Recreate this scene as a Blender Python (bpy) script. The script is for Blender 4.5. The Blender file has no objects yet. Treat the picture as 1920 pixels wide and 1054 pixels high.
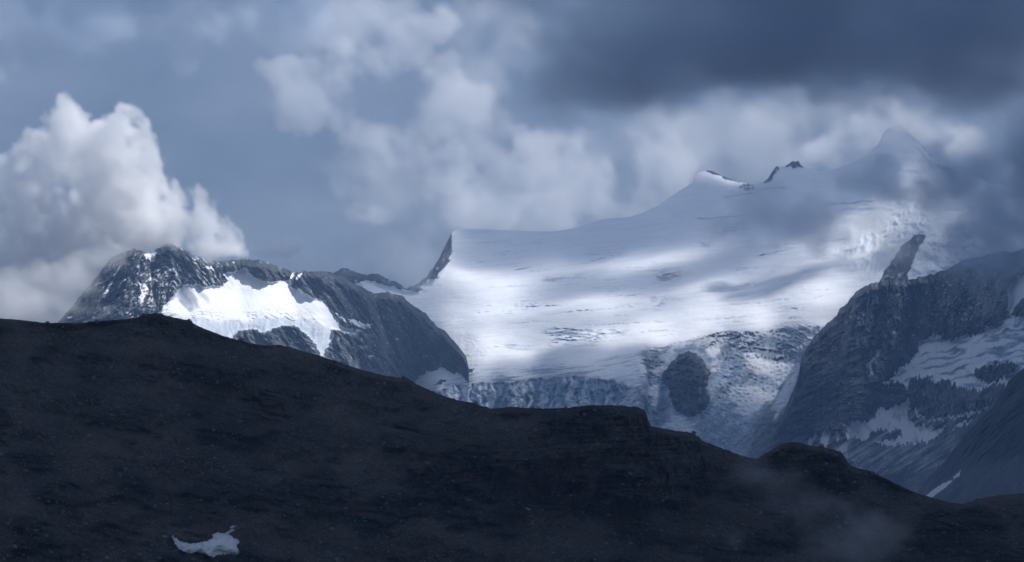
import bpy, math, random
import numpy as np
sc = bpy.context.scene
col = sc.collection
random.seed(7); rng = np.random.default_rng(7)

# ------------------------------------------------------------------ camera
K = 2 * math.tan(math.radians(10)) / 1920        # tangent per photograph pixel
HZ = 850.0                                       # photograph row of the horizon
ZC = 1000.0                                      # camera height
cd = bpy.data.cameras.new('camera'); cam = bpy.data.objects.new('camera', cd); col.objects.link(cam)
cd.sensor_width = 36; cd.lens = 18 / math.tan(math.radians(10))
cd.shift_y = (HZ - 527) / 1920
cd.clip_start = 5; cd.clip_end = 200000
cam.location = (0, 0, ZC); cam.rotation_euler = (math.pi / 2, 0, 0)
sc.camera = cam

# ------------------------------------------------------------------ sky, sun, exposure
SUN_AZ, SUN_EL = math.radians(62), math.radians(50)      # azimuth from +Y (view) towards +X
SUN_DIR = np.array([math.sin(SUN_AZ) * math.cos(SUN_EL), math.cos(SUN_AZ) * math.cos(SUN_EL), math.sin(SUN_EL)])
w = bpy.data.worlds.new('World'); sc.world = w; w.use_nodes = True
wn, wl = w.node_tree.nodes, w.node_tree.links
wn.clear()
wo = wn.new('ShaderNodeOutputWorld'); bg = wn.new('ShaderNodeBackground'); wl.new(bg.outputs[0], wo.inputs[0])
sky = wn.new('ShaderNodeTexSky'); sky.sky_type = 'NISHITA'; sky.sun_disc = False
sky.sun_elevation = SUN_EL; sky.sun_rotation = SUN_AZ; sky.altitude = 2500; sky.air_density = 1.2; sky.dust_density = 2.0
bg.inputs['Strength'].default_value = 0.1
wtc = wn.new('ShaderNodeTexCoord')
wmap = wn.new('ShaderNodeMapping'); wmap.inputs['Scale'].default_value = (4.2, 4.2, 10.0); wl.new(wtc.outputs['Generated'], wmap.inputs[0])
wno = wn.new('ShaderNodeTexNoise'); wno.inputs['Scale'].default_value = 2.2; wno.inputs['Detail'].default_value = 7; wno.inputs['Roughness'].default_value = .6
wl.new(wmap.outputs[0], wno.inputs['Vector'])
wr = wn.new('ShaderNodeValToRGB')
wr.color_ramp.elements[0].position = .36; wr.color_ramp.elements[0].color = (.62, .73, .98, 1)
wr.color_ramp.elements[1].position = .66; wr.color_ramp.elements[1].color = (1.78, 1.95, 2.40, 1)
wl.new(wno.outputs[0], wr.inputs[0])
wm = wn.new('ShaderNodeMixRGB'); wm.inputs[0].default_value = .92
wl.new(sky.outputs[0], wm.inputs[1]); wl.new(wr.outputs[0], wm.inputs[2]); wl.new(wm.outputs[0], bg.inputs['Color'])
sl = bpy.data.lights.new('sun', 'SUN'); so = bpy.data.objects.new('sun', sl); col.objects.link(so)
sl.energy = 5.0; sl.angle = math.radians(.53); sl.color = (1, .97, .95)
from mathutils import Vector
so.rotation_euler = Vector(tuple(SUN_DIR)).to_track_quat('Z', 'Y').to_euler()
vs = sc.view_settings
vs.view_transform = 'Standard'; vs.look = 'None'; vs.gamma = 1; vs.exposure = 0.58; vs.use_curve_mapping = False
cy = sc.cycles
cy.use_denoising = True; cy.volume_bounces = 11; cy.max_bounces = 12; cy.diffuse_bounces = 3; cy.transparent_max_bounces = 16
cy.volume_step_rate = 2.0; cy.volume_max_steps = 256

# ------------------------------------------------------------------ noise in numpy
_A = rng.random(256) * 2 * np.pi
_GX, _GY = np.cos(_A).astype(np.float32), np.sin(_A).astype(np.float32)
def _h2(i, j, s):
    h = (i.astype(np.uint32) * np.uint32(374761393) + j.astype(np.uint32) * np.uint32(668265263) + np.uint32((s * 2654435761) & 0xffffffff))
    h ^= h >> np.uint32(13); h *= np.uint32(1274126177); h ^= h >> np.uint32(16)
    return (h & np.uint32(255)).astype(np.int32)
def n2(x, y, s=0):
    x = np.asarray(x, np.float32); y = np.asarray(y, np.float32)
    i = np.floor(x).astype(np.int64); j = np.floor(y).astype(np.int64)
    fx = (x - i).astype(np.float32); fy = (y - j).astype(np.float32)
    u = fx * fx * fx * (fx * (fx * 6 - 15) + 10); v = fy * fy * fy * (fy * (fy * 6 - 15) + 10)
    def g(a, b):
        h = _h2(i + a, j + b, s); return _GX[h] * (fx - a) + _GY[h] * (fy - b)
    a = g(0, 0); b = g(1, 0); c = g(0, 1); d = g(1, 1)
    return (a + (b - a) * u + (c - a + (a - b - c + d) * u) * v) * 1.4
def fbm(x, y, o=5, s=0, g=.5):
    r = 0; a = 1.0
    for k in range(o):
        r = r + a * n2(x, y, s + k * 17); x, y = 1.97 * x + .37 * y + 3.1, 1.97 * y - .37 * x + 7.7; a *= g
    return r
def ridged(x, y, o=5, s=0, g=.5):
    r = 0; a = 1.0
    for k in range(o):
        r = r + a * (1 - 2 * np.abs(n2(x, y, s + k * 17))); x, y = 2.03 * x + .3 * y + 3.1, 2.03 * y - .3 * x + 7.7; a *= g
    return r
_T3 = rng.random((64, 64, 64)).astype(np.float32) * 2 - 1
def n3(x, y, z):
    i = np.floor(x).astype(np.int32); j = np.floor(y).astype(np.int32); k = np.floor(z).astype(np.int32)
    fx, fy, fz = x - i, y - j, z - k
    fx = fx * fx * (3 - 2 * fx); fy = fy * fy * (3 - 2 * fy); fz = fz * fz * (3 - 2 * fz)
    i0, j0, k0 = i & 63, j & 63, k & 63; i1, j1, k1 = (i + 1) & 63, (j + 1) & 63, (k + 1) & 63
    def lx(a, b): p = _T3[i0, a, b]; return p + (_T3[i1, a, b] - p) * fx
    a = lx(j0, k0); a = a + (lx(j1, k0) - a) * fy
    b = lx(j0, k1); b = b + (lx(j1, k1) - b) * fy
    return a + (b - a) * fz
def fbm3(x, y, z, o=5, g=.5):
    r = 0; a = 1.0
    for q in range(o):
        r = r + a * n3(x, y, z); x, y, z = 2.01 * x + .3 * y + 5.3, 2.01 * y - .3 * z + 1.7, 2.01 * z + .3 * x + 9.1; a *= g
    return r
def sstep(a, b, x):
    t = np.clip((x - a) / (b - a), 0, 1); return t * t * (3 - 2 * t)
def blur(a, r):
    for ax in (0, 1):
        for _ in range(2):
            p = np.pad(a, [(r + 1, r) if q == ax else (0, 0) for q in (0, 1)], mode='edge')
            c = np.cumsum(p, axis=ax); n = a.shape[ax]
            a = (np.take(c, range(2 * r + 1, 2 * r + 1 + n), ax) - np.take(c, range(0, n), ax)) / (2 * r + 1)
    return a
def inpoly(px, py, poly):
    m = np.zeros(px.shape, bool); n = len(poly)
    P = np.array(poly, float); x0, y0 = P.min(0); x1, y1 = P.max(0)
    sel = (px >= x0) & (px <= x1) & (py >= y0) & (py <= y1)
    qx, qy = px[sel], py[sel]; q = np.zeros(qx.shape, bool)
    for k in range(n):
        (ax, ay), (bx, by) = poly[k], poly[(k + 1) % n]
        if ay == by: continue
        q ^= ((ay > qy) != (by > qy)) & (qx < (bx - ax) * (qy - ay) / (by - ay) + ax)
    m[sel] = q; return m
def jit(px, py, amp, sc_, s):            # photograph coordinates with a ragged edge
    return (px + amp * fbm(px / sc_, py / sc_, 4, s, .6), py + amp * fbm(px / sc_ + 50, py / sc_, 4, s + 5, .6))
def crest_line(px, py, pts, w_):               # ridge or gully of width w_ along a line
    d = np.full(px.shape, 1e9)
    for (ax, ay), (bx, by) in zip(pts, pts[1:]):
        t = np.clip(((px - ax) * (bx - ax) + (py - ay) * (by - ay)) / ((bx - ax) ** 2 + (by - ay) ** 2), 0, 1)
        d = np.minimum(d, (px - ax - t * (bx - ax)) ** 2 + (py - ay - t * (by - ay)) ** 2)
    return np.exp(-np.sqrt(d) / w_)
def pl(pts):
    P = np.array(sorted(pts), float); return lambda x: np.interp(x, P[:, 0], P[:, 1])
def spl(pts, r=60):                       # the same, rounded off over r pixels
    P = np.array(sorted(pts), float); q = np.linspace(-1, 1, 21); w_ = 1 - q * q
    return lambda x: sum(np.interp(np.asarray(x) + r * a, P[:, 0], P[:, 1]) * b for a, b in zip(q, w_)) / w_.sum()
def idw(pts):
    P = np.array(pts, float)
    def f(px, py):
        n = 0; d = 0
        for x, y, v in P:
            wgt = 1 / (((px - x) ** 2 + (1.3 * (py - y)) ** 2) / 900 + 1) ** 1.6; n = n + wgt * v; d = d + wgt
        return n / d
    return f
def world(px, py, D):
    return np.stack([(px - 960) * K * D, D, ZC + (HZ - py) * K * D], -1)

# ------------------------------------------------------------------ materials
def mat(name):
    m = bpy.data.materials.new(name); m.use_nodes = True
    nt = m.node_tree; b = nt.nodes['Principled BSDF']; b.inputs['Roughness'].default_value = .9
    b.inputs['Specular IOR Level'].default_value = .15
    return m, nt, b
def N(nt, t, **kw):
    n = nt.nodes.new(t)
    for k, v in kw.items():
        if k in n.inputs: n.inputs[k].default_value = v
        else: setattr(n, k, v)
    return n
def noise_node(nt, scale, detail=6, rough=.6):
    tc = N(nt, 'ShaderNodeTexCoord'); n = N(nt, 'ShaderNodeTexNoise', Scale=scale, Detail=detail, Roughness=rough)
    nt.links.new(tc.outputs['Object'], n.inputs['Vector']); return n
def ramp(nt, src, stops):
    r = N(nt, 'ShaderNodeValToRGB'); e = r.color_ramp.elements
    while len(e) < len(stops): e.new(.5)
    for q, (p, c) in zip(e, stops): q.position = p; q.color = (*c, 1)
    nt.links.new(src, r.inputs[0]); return r
def mix(nt, f, a, b, blend='MIX'):
    m = N(nt, 'ShaderNodeMixRGB', blend_type=blend)
    for i, v in ((0, f), (1, a), (2, b)):
        if hasattr(v, 'links'): nt.links.new(v, m.inputs[i])
        elif i == 0: m.inputs[0].default_value = v
        else: m.inputs[i].default_value = (*v, 1)
    return m.outputs[0]
def attr(nt, name):
    return N(nt, 'ShaderNodeAttribute', attribute_name=name).outputs['Fac']
def bump(nt, b, h, dist, strength=1.0):
    n = N(nt, 'ShaderNodeBump', Strength=strength, Distance=dist)
    nt.links.new(h, n.inputs['Height']); nt.links.new(n.outputs[0], b.inputs['Normal'])
SNOW = (.84, .86, .90)
def far_rock(name, dark, light, scale):
    m, nt, b = mat(name)
    big = noise_node(nt, scale, 9, .62); fine = noise_node(nt, scale * 9, 5, .7)
    c = ramp(nt, big.outputs[0], [(.33, dark), (.52, [.5 * (p + q) for p, q in zip(dark, light)]), (.7, light)]).outputs[0]
    f = ramp(nt, fine.outputs[0], [(.3, (.68, .68, .68)), (.7, (1.32, 1.32, 1.32))]).outputs[0]
    c = mix(nt, 1, c, f, 'MULTIPLY')
    tn = N(nt, 'ShaderNodeAttribute', attribute_name='tone'); c = mix(nt, 1, c, tn.outputs['Color'], 'MULTIPLY')
    c = mix(nt, attr(nt, 'snow'), c, SNOW)
    nt.links.new(c, b.inputs['Base Color'])
    bump(nt, b, fine.outputs[0], 6, .45)
    return m
ROCK = far_rock('grey_gneiss', (.018, .021, .026), (.074, .082, .096), .014)
ROCK_D = far_rock('dark_gneiss', (.020, .023, .028), (.078, .083, .093), .014)
def snow_mat():
    m, nt, b = mat('glacier_snow')
    n = noise_node(nt, .02, 8, .6)
    s = ramp(nt, n.outputs[0], [(.3, (.80, .82, .86)), (.7, SNOW)]).outputs[0]
    i = ramp(nt, n.outputs[0], [(.3, (.15, .22, .31)), (.55, (.27, .36, .46)), (.75, (.44, .54, .63))]).outputs[0]
    c = mix(nt, attr(nt, 'ice'), s, i)
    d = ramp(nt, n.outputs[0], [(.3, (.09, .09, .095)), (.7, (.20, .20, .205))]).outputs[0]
    c = mix(nt, attr(nt, 'dirt_shade'), c, d)
    nt.links.new(c, b.inputs['Base Color']); b.inputs['Roughness'].default_value = .8
    bump(nt, b, n.outputs[0], 3, .25)
    return m
SNOWM = snow_mat()
def scree_mat():
    m, nt, b = mat('dark_scree')
    big = noise_node(nt, .03, 8, .6); mid = noise_node(nt, .35, 6, .7)
    tc = N(nt, 'ShaderNodeTexCoord'); vo = N(nt, 'ShaderNodeTexVoronoi', Scale=1.7); nt.links.new(tc.outputs['Object'], vo.inputs['Vector'])
    c = ramp(nt, big.outputs[0], [(.30, (.040, .037, .034)), (.5, (.066, .059, .052)), (.7, (.105, .090, .076))]).outputs[0]
    f = ramp(nt, mid.outputs[0], [(.3, (.45, .45, .47)), (.55, (1, 1, 1)), (.75, (1.7, 1.65, 1.6))]).outputs[0]
    c = mix(nt, 1, c, f, 'MULTIPLY')
    sep = N(nt, 'ShaderNodeSeparateColor'); nt.links.new(vo.outputs['Color'], sep.inputs[0])
    st = ramp(nt, sep.outputs[0], [(.90, (0, 0, 0)), (.99, (1, 1, 1))]).outputs[0]
    c = mix(nt, st, c, (.15, .145, .14))
    c = mix(nt, attr(nt, 'outcrop'), c, (.020, .020, .021))
    c = mix(nt, attr(nt, 'rust'), c, (.085, .052, .038))
    nt.links.new(c, b.inputs['Base Color'])
    bump(nt, b, mid.outputs[0], 1.2, .9)
    return m
SCREE = scree_mat()

# ------------------------------------------------------------------ object helpers
def mesh_obj(name, V, F, m, attrs=None, smooth=True, parent=None):
    me = bpy.data.meshes.new(name)
    V = np.ascontiguousarray(V, np.float32); F = np.ascontiguousarray(F, np.int32)
    me.vertices.add(len(V)); me.vertices.foreach_set('co', V.ravel())
    k = F.shape[1]
    me.loops.add(F.size); me.loops.foreach_set('vertex_index', F.ravel())
    me.polygons.add(len(F)); me.polygons.foreach_set('loop_start', np.arange(0, F.size, k, dtype=np.int32))
    me.polygons.foreach_set('loop_total', np.full(len(F), k, np.int32))
    if smooth: me.polygons.foreach_set('use_smooth', np.ones(len(F), bool))
    me.update(calc_edges=True)
    for a, d in (attrs or {}).items():
        at = me.attributes.new(a, 'FLOAT', 'POINT'); at.data.foreach_set('value', np.ascontiguousarray(d, np.float32).ravel())
    me.materials.append(m)
    ob = bpy.data.objects.new(name, me); col.objects.link(ob)
    if parent: ob.parent = parent
    return ob
def tag(o, label, cat=None, kind=None, group=None):
    o['label'] = label
    if cat: o['category'] = cat
    if kind: o['kind'] = kind
    if group: o['group'] = group
    return o

class Mass:
    """A mountain face: columns follow photograph columns, rows run down the slope; the distance follows from the slope angle."""
    def __init__(s, x0, x1, step, top, bot, rows, anchor_py, anchor_D, slope, pw=1.0, smooth=0, rough=None):
        s.px1 = np.arange(x0, x1 + step, step, dtype=float); n = len(s.px1)
        t = top(s.px1) + (rough(s.px1) if rough else 0); b = np.maximum(bot(s.px1), t + 6)
        v = np.linspace(0, 1, rows) ** pw
        s.px = np.repeat(s.px1[None], rows, 0); s.py = t[None] + v[:, None] * (b - t)[None]
        tt = (HZ - s.py) * K; ts = np.tan(np.radians(slope(s.px, s.py)))
        # log-distance gained per row, integrated along the column
        tm = .5 * (ts[1:] + ts[:-1])
        dl = np.log((tm - tt[:-1]) / (tm - tt[1:]))
        L = np.concatenate([np.zeros((1, n)), np.cumsum(dl, 0)], 0)
        ap = anchor_py(s.px1); aD = anchor_D(s.px1)
        for c in range(n):
            L[:, c] -= np.interp(ap[c], s.py[:, c], L[:, c])
        s.D = aD[None] * np.exp(L)
        if smooth: s.D = blur(s.D, smooth)
        s.top = t; s.shape = s.px.shape
        s.v = np.repeat(v[:, None], n, 1)
        s.edge = sstep(0, 14, s.py - t[None])      # 0 on the skyline
        s.A = {}
    def push(s, dD): s.D = s.D + dD
    def at(s, x, y):                                # distance of the surface at a photograph point
        c = int(np.clip(np.searchsorted(s.px1, x), 0, len(s.px1) - 1)); return float(np.interp(y, s.py[:, c], s.D[:, c]))
    def build(s, regions, back=38, back_len=600, skirt=None, back_rows=8, back_mat=None):
        """regions: [(name, face-id, material)], s.rid holds the region of every face; adds the far side of the crest and the foot."""
        P = world(s.px, s.py, s.D); R, C = s.shape
        rows = [P]; A = {k: [v] for k, v in s.A.items()}
        crest = P[0]; bk = []
        for q in range(back_rows, 0, -1):
            d = back_len * (q / back_rows) ** 1.5
            p = crest.copy(); p[:, 1] += d; p[:, 0] *= (crest[:, 1] + d) / crest[:, 1]
            p[:, 2] -= d * math.tan(math.radians(back)) + 4 * n2(p[:, 0] / 60, p[:, 1] / 60, 3) * (q > 0)
            bk.append(p)
        B = np.stack(bk) if bk else np.zeros((0, C, 3))
        FR_ = 20; low0 = P[-1]; kn = np.ones(81) / 81; lows = np.stack([np.convolve(np.pad(low0[:, a], 40, mode='edge'), kn, 'valid') for a in range(3)], 1); ft = []                # the slope runs on as a rubble apron to the valley floor
        for q in range(1, FR_ + 1):
            low = low0 + (lows - low0) * min(1, q / 4)
            z = low[:, 2] + (ZC - 325 - low[:, 2]) * (q / FR_); p = low.copy(); d = (low[:, 2] - z) / math.tan(math.radians(34))
            p[:, 1] -= d; p[:, 0] *= p[:, 1] / low[:, 1]; p[:, 2] = z + 9 * (q < FR_) * fbm(p[:, 0] / 70, p[:, 1] / 70, 3, 7); ft.append(p)
        foot = np.stack(ft)
        allP = np.concatenate([B, P, foot]); RR = allP.shape[0]
        rid = np.zeros((RR - 1, C - 1), int); rid[back_rows:back_rows + R - 1] = s.rid; rid[:back_rows] = s.rid[0][None] if s.keep_back else 0
        rid[-FR_:] = 0
        an = fbm(foot[..., 0] / 40, foot[..., 1] / 40, 4, 9)
        fa = dict(dirt_shade=np.clip(.75 + .4 * an, 0, 1), tone=np.clip(1 + .7 * an, .3, 2))
        At = {k: np.concatenate([np.repeat(v[:1], back_rows, 0), v, fa.get(k, 0 * an)]) for k, v in s.A.items()}
        idx = np.arange(RR * C).reshape(RR, C)
        Fq = np.stack([idx[1:, :-1], idx[1:, 1:], idx[:-1, 1:], idx[:-1, :-1]], -1)
        out = {}
        V = allP.reshape(-1, 3)
        for name, i, m in regions:
            f = Fq[rid == i]
            if not len(f): continue
            u, inv = np.unique(f, return_inverse=True)
            out[i] = mesh_obj(name, V[u], inv.reshape(f.shape), m, {k: v.reshape(-1)[u] for k, v in At.items()})
        return out
    keep_back = True
def cells(a): return .25 * (a[1:, 1:] + a[:-1, 1:] + a[1:, :-1] + a[:-1, :-1])

# ------------------------------------------------------------------ skylines traced in photograph pixels
F_TOP = pl([(-120, 585), (0, 597), (40, 600), (80, 605), (86, 605), (89, 602), (93, 605), (140, 606), (200, 601), (250, 597), (268, 591), (280, 589), (290, 587), (302, 588), (312, 592),
            (330, 596), (350, 599), (360, 602), (361, 606), (380, 615), (410, 627), (440, 636), (455, 639), (470, 644), (500, 648), (520, 647), (540, 650), (570, 659), (600, 667),
            (640, 681), (680, 694), (720, 704), (745, 708), (758, 708), (768, 711), (780, 720), (800, 729), (830, 742), (860, 751), (885, 755), (893, 757), (900, 761), (930, 766),
            (950, 764), (960, 763), (985, 765), (1030, 766), (1060, 765), (1080, 763), (1100, 760), (1130, 760), (1160, 760), (1190, 763), (1200, 765), (1209, 769), (1213, 780), (1216, 790), (1220, 799),
            (1240, 803), (1270, 808), (1298, 812), (1302, 815), (1312, 820), (1316, 826), (1340, 835), (1370, 847), (1400, 857), (1420, 860), (1432, 853), (1448, 842), (1466, 832), (1484, 829),
            (1500, 830), (1515, 834), (1538, 838), (1542, 834), (1546, 839), (1562, 843), (1576, 847), (1585, 858), (1590, 868), (1600, 876), (1630, 883), (1645, 890), (1660, 897), (1690, 912), (1720, 925),
            (1750, 934), (1780, 942), (1805, 945), (1825, 938), (1850, 932), (1880, 928), (1920, 925), (2040, 915)])
G_TOP = pl([(560, 560), (600, 524), (625, 512), (640, 504), (646, 502), (655, 505), (670, 512), (685, 516), (700, 513), (712, 515), (725, 522), (740, 527), (752, 534), (762, 540), (772, 538), (785, 530), (800, 518),
            (812, 503), (822, 485), (832, 466), (840, 452), (847, 436), (856, 430), (880, 429), (960, 432), (1030, 434), (1060, 431), (1090, 424), (1125, 413), (1140, 410), (1180, 407), (1205, 399),
            (1230, 387), (1250, 374), (1265, 363), (1285, 351), (1298, 343), (1303, 331), (1312, 323), (1325, 320), (1334, 320), (1345, 325), (1365, 334), (1385, 341), (1400, 344), (1415, 343),
            (1432, 341), (1440, 335), (1447, 323), (1453, 314), (1458, 311), (1474, 311), (1480, 305), (1486, 302), (1497, 302), (1504, 312), (1520, 318), (1542, 322), (1570, 315), (1600, 303), (1630, 287),
            (1648, 268), (1658, 246), (1680, 234), (1700, 240), (1720, 262), (1740, 285), (1760, 303), (1800, 322), (1860, 345), (2040, 390)])
L_TOP = pl([(-60, 690), (20, 660), (80, 630), (115, 598), (150, 556), (180, 520), (205, 487), (222, 476), (240, 470), (253, 466), (262, 469), (272, 474), (282, 475), (291, 472), (296, 466), (305, 461), (311, 457),
            (318, 457), (325, 458), (332, 462), (345, 468), (362, 476), (380, 484), (400, 489), (420, 490), (440, 488), (460, 486), (480, 487), (500, 491), (520, 498), (540, 506), (549, 511), (553, 510), (575, 509),
            (605, 508), (620, 511), (640, 519), (660, 529), (680, 540), (700, 549), (715, 550), (728, 548), (740, 552), (755, 554), (765, 565), (780, 577), (797, 587), (808, 600), (820, 612),
            (835, 622), (845, 632), (855, 645), (868, 660), (874, 668), (879, 690)])
R_TOP = pl([(1440, 845), (1452, 815), (1466, 785), (1480, 752), (1494, 716), (1500, 690), (1504, 668), (1520, 640), (1540, 616), (1570, 590), (1590, 565), (1603, 549), (1618, 539), (1626, 536), (1630, 533), (1636, 533), (1650, 526), (1665, 520),
            (1690, 523), (1710, 524), (1735, 518), (1744, 514), (1752, 514), (1775, 505), (1810, 488), (1850, 478), (1920, 468), (2040, 450)])
E_TOP = pl([(1660, 985), (1700, 950), (1722, 918), (1745, 892), (1770, 866), (1790, 842), (1808, 815), (1830, 795), (1850, 775), (1868, 757), (1880, 735), (1890, 717), (1905, 703), (1920, 690), (2040, 600)])
# ------------------------------------------------------------------ the main glacier and its crest
ground = mesh_obj('ground', [(-12500, -5500, ZC - 300), (12500, -5500, ZC - 300), (12500, 15000, ZC - 300), (-12500, 15000, ZC - 300)], [(0, 1, 2, 3)], ROCK_D, dict(tone=np.ones(4)))
tag(ground, 'dark rocky valley floor below the mountains', kind='structure')

def g_bot(x): return F_TOP(x) + 25
G = Mass(560, 2300, 1.7, G_TOP, g_bot, 350, spl([(560, 565), (700, 560), (850, 540), (1100, 515), (1300, 480), (1500, 450), (1650, 430), (1750, 430), (2000, 440)], 100),
         spl([(560, 9150), (740, 9150), (850, 9150), (1000, 9350), (1200, 9450), (1400, 9500), (1650, 9350), (2000, 9000)], 120),
         idw([(620, 530, 45), (620, 620, 58), (690, 660, 58), (740, 620, 45), (780, 500, 45), (720, 540, 25), (900, 440, 26), (1000, 460, 25), (1100, 430, 26), (1200, 410, 27), (1300, 345, 33), (1480, 325, 30), (1680, 250, 42), (1640, 300, 36),
              (1400, 400, 22), (1550, 400, 22), (900, 520, 20), (1100, 500, 18), (1100, 560, 17), (1300, 520, 19), (1500, 520, 19), (1700, 430, 34), (1640, 500, 24), (1780, 480, 34), (1900, 420, 36),
              (900, 600, 20), (860, 580, 26), (1050, 640, 15), (1200, 600, 16), (1400, 580, 17), (1540, 590, 22), (880, 660, 18), (960, 680, 13), (1100, 670, 13), (1180, 680, 15), (820, 700, 14),
              (850, 760, 50), (950, 745, 58), (1050, 745, 60), (1150, 750, 52), (1220, 760, 40), (1290, 640, 18), (1330, 700, 28), (1400, 650, 30), (1450, 640, 30), (1400, 720, 24), (1400, 770, 26), (1300, 800, 30), (1350, 840, 34), (1450, 800, 34), (1500, 640, 32)]), rough=lambda x: 2.6 * fbm(x / 9, 0 * x, 4, 87, .65) * np.maximum(sstep(850, 838, x), np.maximum(sstep(1474, 1478, x) * sstep(1506, 1502, x), sstep(1700, 1712, x))))
px, py = G.px, G.py
jx, jy = jit(px, py, 3.0, 16, 11)
ice = np.zeros(G.shape); dirt_shade = np.zeros(G.shape); push = np.zeros(G.shape)
# broad swells and wind-packed drifts of the névé
push -= (9 * fbm(px / 170, py / 60, 3, 21) + 2.6 * fbm(px / 60 + py / 60, py / 16, 4, 22) + 2.0 * fbm(px / 24, (py + .15 * px) / 4, 4, 23) + .8 * fbm(px / 7, (py - .1 * px) / 2.2, 3, 24)) * G.edge
LIP = pl([(560, 760), (800, 712), (860, 702), (900, 692), (960, 688), (1030, 684), (1100, 677), (1160, 667), (1200, 657), (1240, 648), (1280, 640), (1320, 628), (1400, 624), (1470, 616), (1540, 612), (2000, 600)])
CLIFF = pl([(560, 800), (790, 745), (808, 735), (850, 722), (900, 716), (960, 717), (1000, 710), (1050, 705), (1070, 703), (1110, 707), (1150, 713), (1190, 727), (1222, 739), (1240, 760), (1260, 800), (1300, 860), (2000, 1000)])
lj = jy + sstep(1180, 1215, px) * (10 * fbm(px / 46, py / 22, 4, 26, .6) - 2)
below = sstep(-2, 6, lj - LIP(px)); cliff = sstep(-1, 3, jy - CLIFF(jx)) * sstep(1245, 1215, px)
# streaked firn between the lip and the ice cliff
tl = py - (LIP(px) - 640)
streak = fbm(px / 70, tl / 3.2, 4, 31)
firn = below * (1 - cliff) * sstep(1240, 1190, px)
ice = np.maximum(ice, firn * sstep(-.1, .5, streak) * .75); push += firn * 3.5 * sstep(0, .5, streak)
# the ice cliff: flutes and blocks, their shading deepened by the ice colour
fl = ridged(px / 15 + .6 * fbm(px / 50, py / 40, 3, 40), py / 75, 5, 41, .55); bl = fbm(px / 9, py / 11, 4, 42, .6)
push -= cliff * (13 * fl + 8 * bl); ice = np.maximum(ice, cliff * np.clip(.66 + .35 * bl - .22 * fl, .12, 1))
rub = cliff * sstep(1050, 1075, px) * sstep(735, 748, py + 6 * n2(px / 20, py / 20, 5))
ice = ice * (1 - .6 * rub * sstep(-.1, .4, fbm(px / 6, py / 5, 4, 44))); push -= rub * 6 * fbm(px / 7, py / 6, 4, 45)
# the broken icefall to the right
fall = below * sstep(1195, 1215, px)
ang = py - .22 * px
flow = fbm((px + .9 * py) / 9, (py - .5 * px) / 70, 5, 51, .6); crk = ridged(px / 75 + .5 * fbm(px / 40, py / 30, 3, 53), (py - np.where(px > 1290, 24 * ((px - 1400) / 95) ** 2, 0) + 6 * n2(px / 60, py / 40, 56)) / 6.5, 4, 52, .6)
crmask = np.clip(blur(np.maximum(inpoly(jx, jy, [(1300, 640), (1330, 626), (1400, 626), (1460, 618), (1545, 612), (1505, 655), (1495, 682), (1460, 688), (1425, 672), (1390, 668), (1350, 675), (1325, 668)]),
                  inpoly(jx, jy, [(1196, 662), (1236, 650), (1250, 668), (1236, 690), (1232, 716), (1206, 714), (1200, 690)])).astype(float), 4), 0, 1)
crmask = np.maximum(crmask, .6 * blur(inpoly(jx, jy, [(1200, 770), (1262, 765), (1275, 795), (1225, 805)]).astype(float), 3))
g1 = sstep(.2, .9, crk) * crmask
mot = fbm((px + .5 * py) / 7, (py - .3 * px) / 5.5, 4, 54, .6); web = ridged((px + .3 * py) / 17, (py - .25 * px + 5 * n2(px / 40, py / 40, 58)) / 7, 4, 55, .6)
ice = np.maximum(ice, fall * np.clip(.66 + .24 * mot + .22 * flow + .34 * (web - .5), .15, 1)); patchy = sstep(-.15, .25, fbm(px / 44, (py + .1 * px) / 15, 4, 27) + .012 * (py - LIP(px)) - .12); ice = np.where(fall > .5, ice * (.25 + .75 * patchy), ice); ice = np.maximum(ice, g1 * .98 * (.35 + .65 * patchy))
push += g1 * 14 - fall * (3 * flow + 5 * mot - 4 * sstep(.5, 1.2, web))
dirt_shade = np.maximum(dirt_shade, g1 * .45)  # shade inside the crevasses added to their colour
low = sstep(760, 850, py - .12 * (1400 - px)) * sstep(1290, 1400, px)
dirt_shade = np.maximum(dirt_shade, fall * low * np.clip(.5 + .5 * fbm(px / 14, py / 10, 4, 57), 0, 1) * .85)
dirt_shade = np.maximum(dirt_shade, fall * .5 * sstep(.0, .6, fbm((px + .9 * py) / 26, (py - .5 * px) / 60, 5, 59, .6)))
# blue fracture lines of the cliff, shade painted dark under the snow edge
fr = sstep(.75, 1.15, ridged(px / 26 + .5 * fbm(px / 40, py / 30, 3, 46), py / 120, 3, 47, .5)) * cliff
ice = np.maximum(ice, fr); push += fr * 10
lipd = np.exp(-((jy - CLIFF(jx) - 3) / 3.5) ** 2) * sstep(800, 830, px) * sstep(1225, 1200, px); dirt_shade = np.maximum(dirt_shade, .55 * lipd)
edge2 = np.exp(-((jy - LIP(px) - 5) / 4.0) ** 2) * sstep(1195, 1215, px) * sstep(1560, 1520, px) * sstep(-.3, .3, fbm(px / 18, py / 6, 4, 48)); dirt_shade = np.maximum(dirt_shade, .35 * edge2); ice = np.maximum(ice, .9 * edge2); push += 10 * edge2
dz = blur(inpoly(jx, jy, [(1385, 880), (1405, 805), (1440, 765), (1470, 730), (1500, 700), (1500, 760), (1440, 880)]).astype(float), 4); dirt_shade = np.maximum(dirt_shade, dz * np.clip(.8 + .3 * fbm(px / 8, py / 8, 3, 49), 0, .95))
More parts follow.
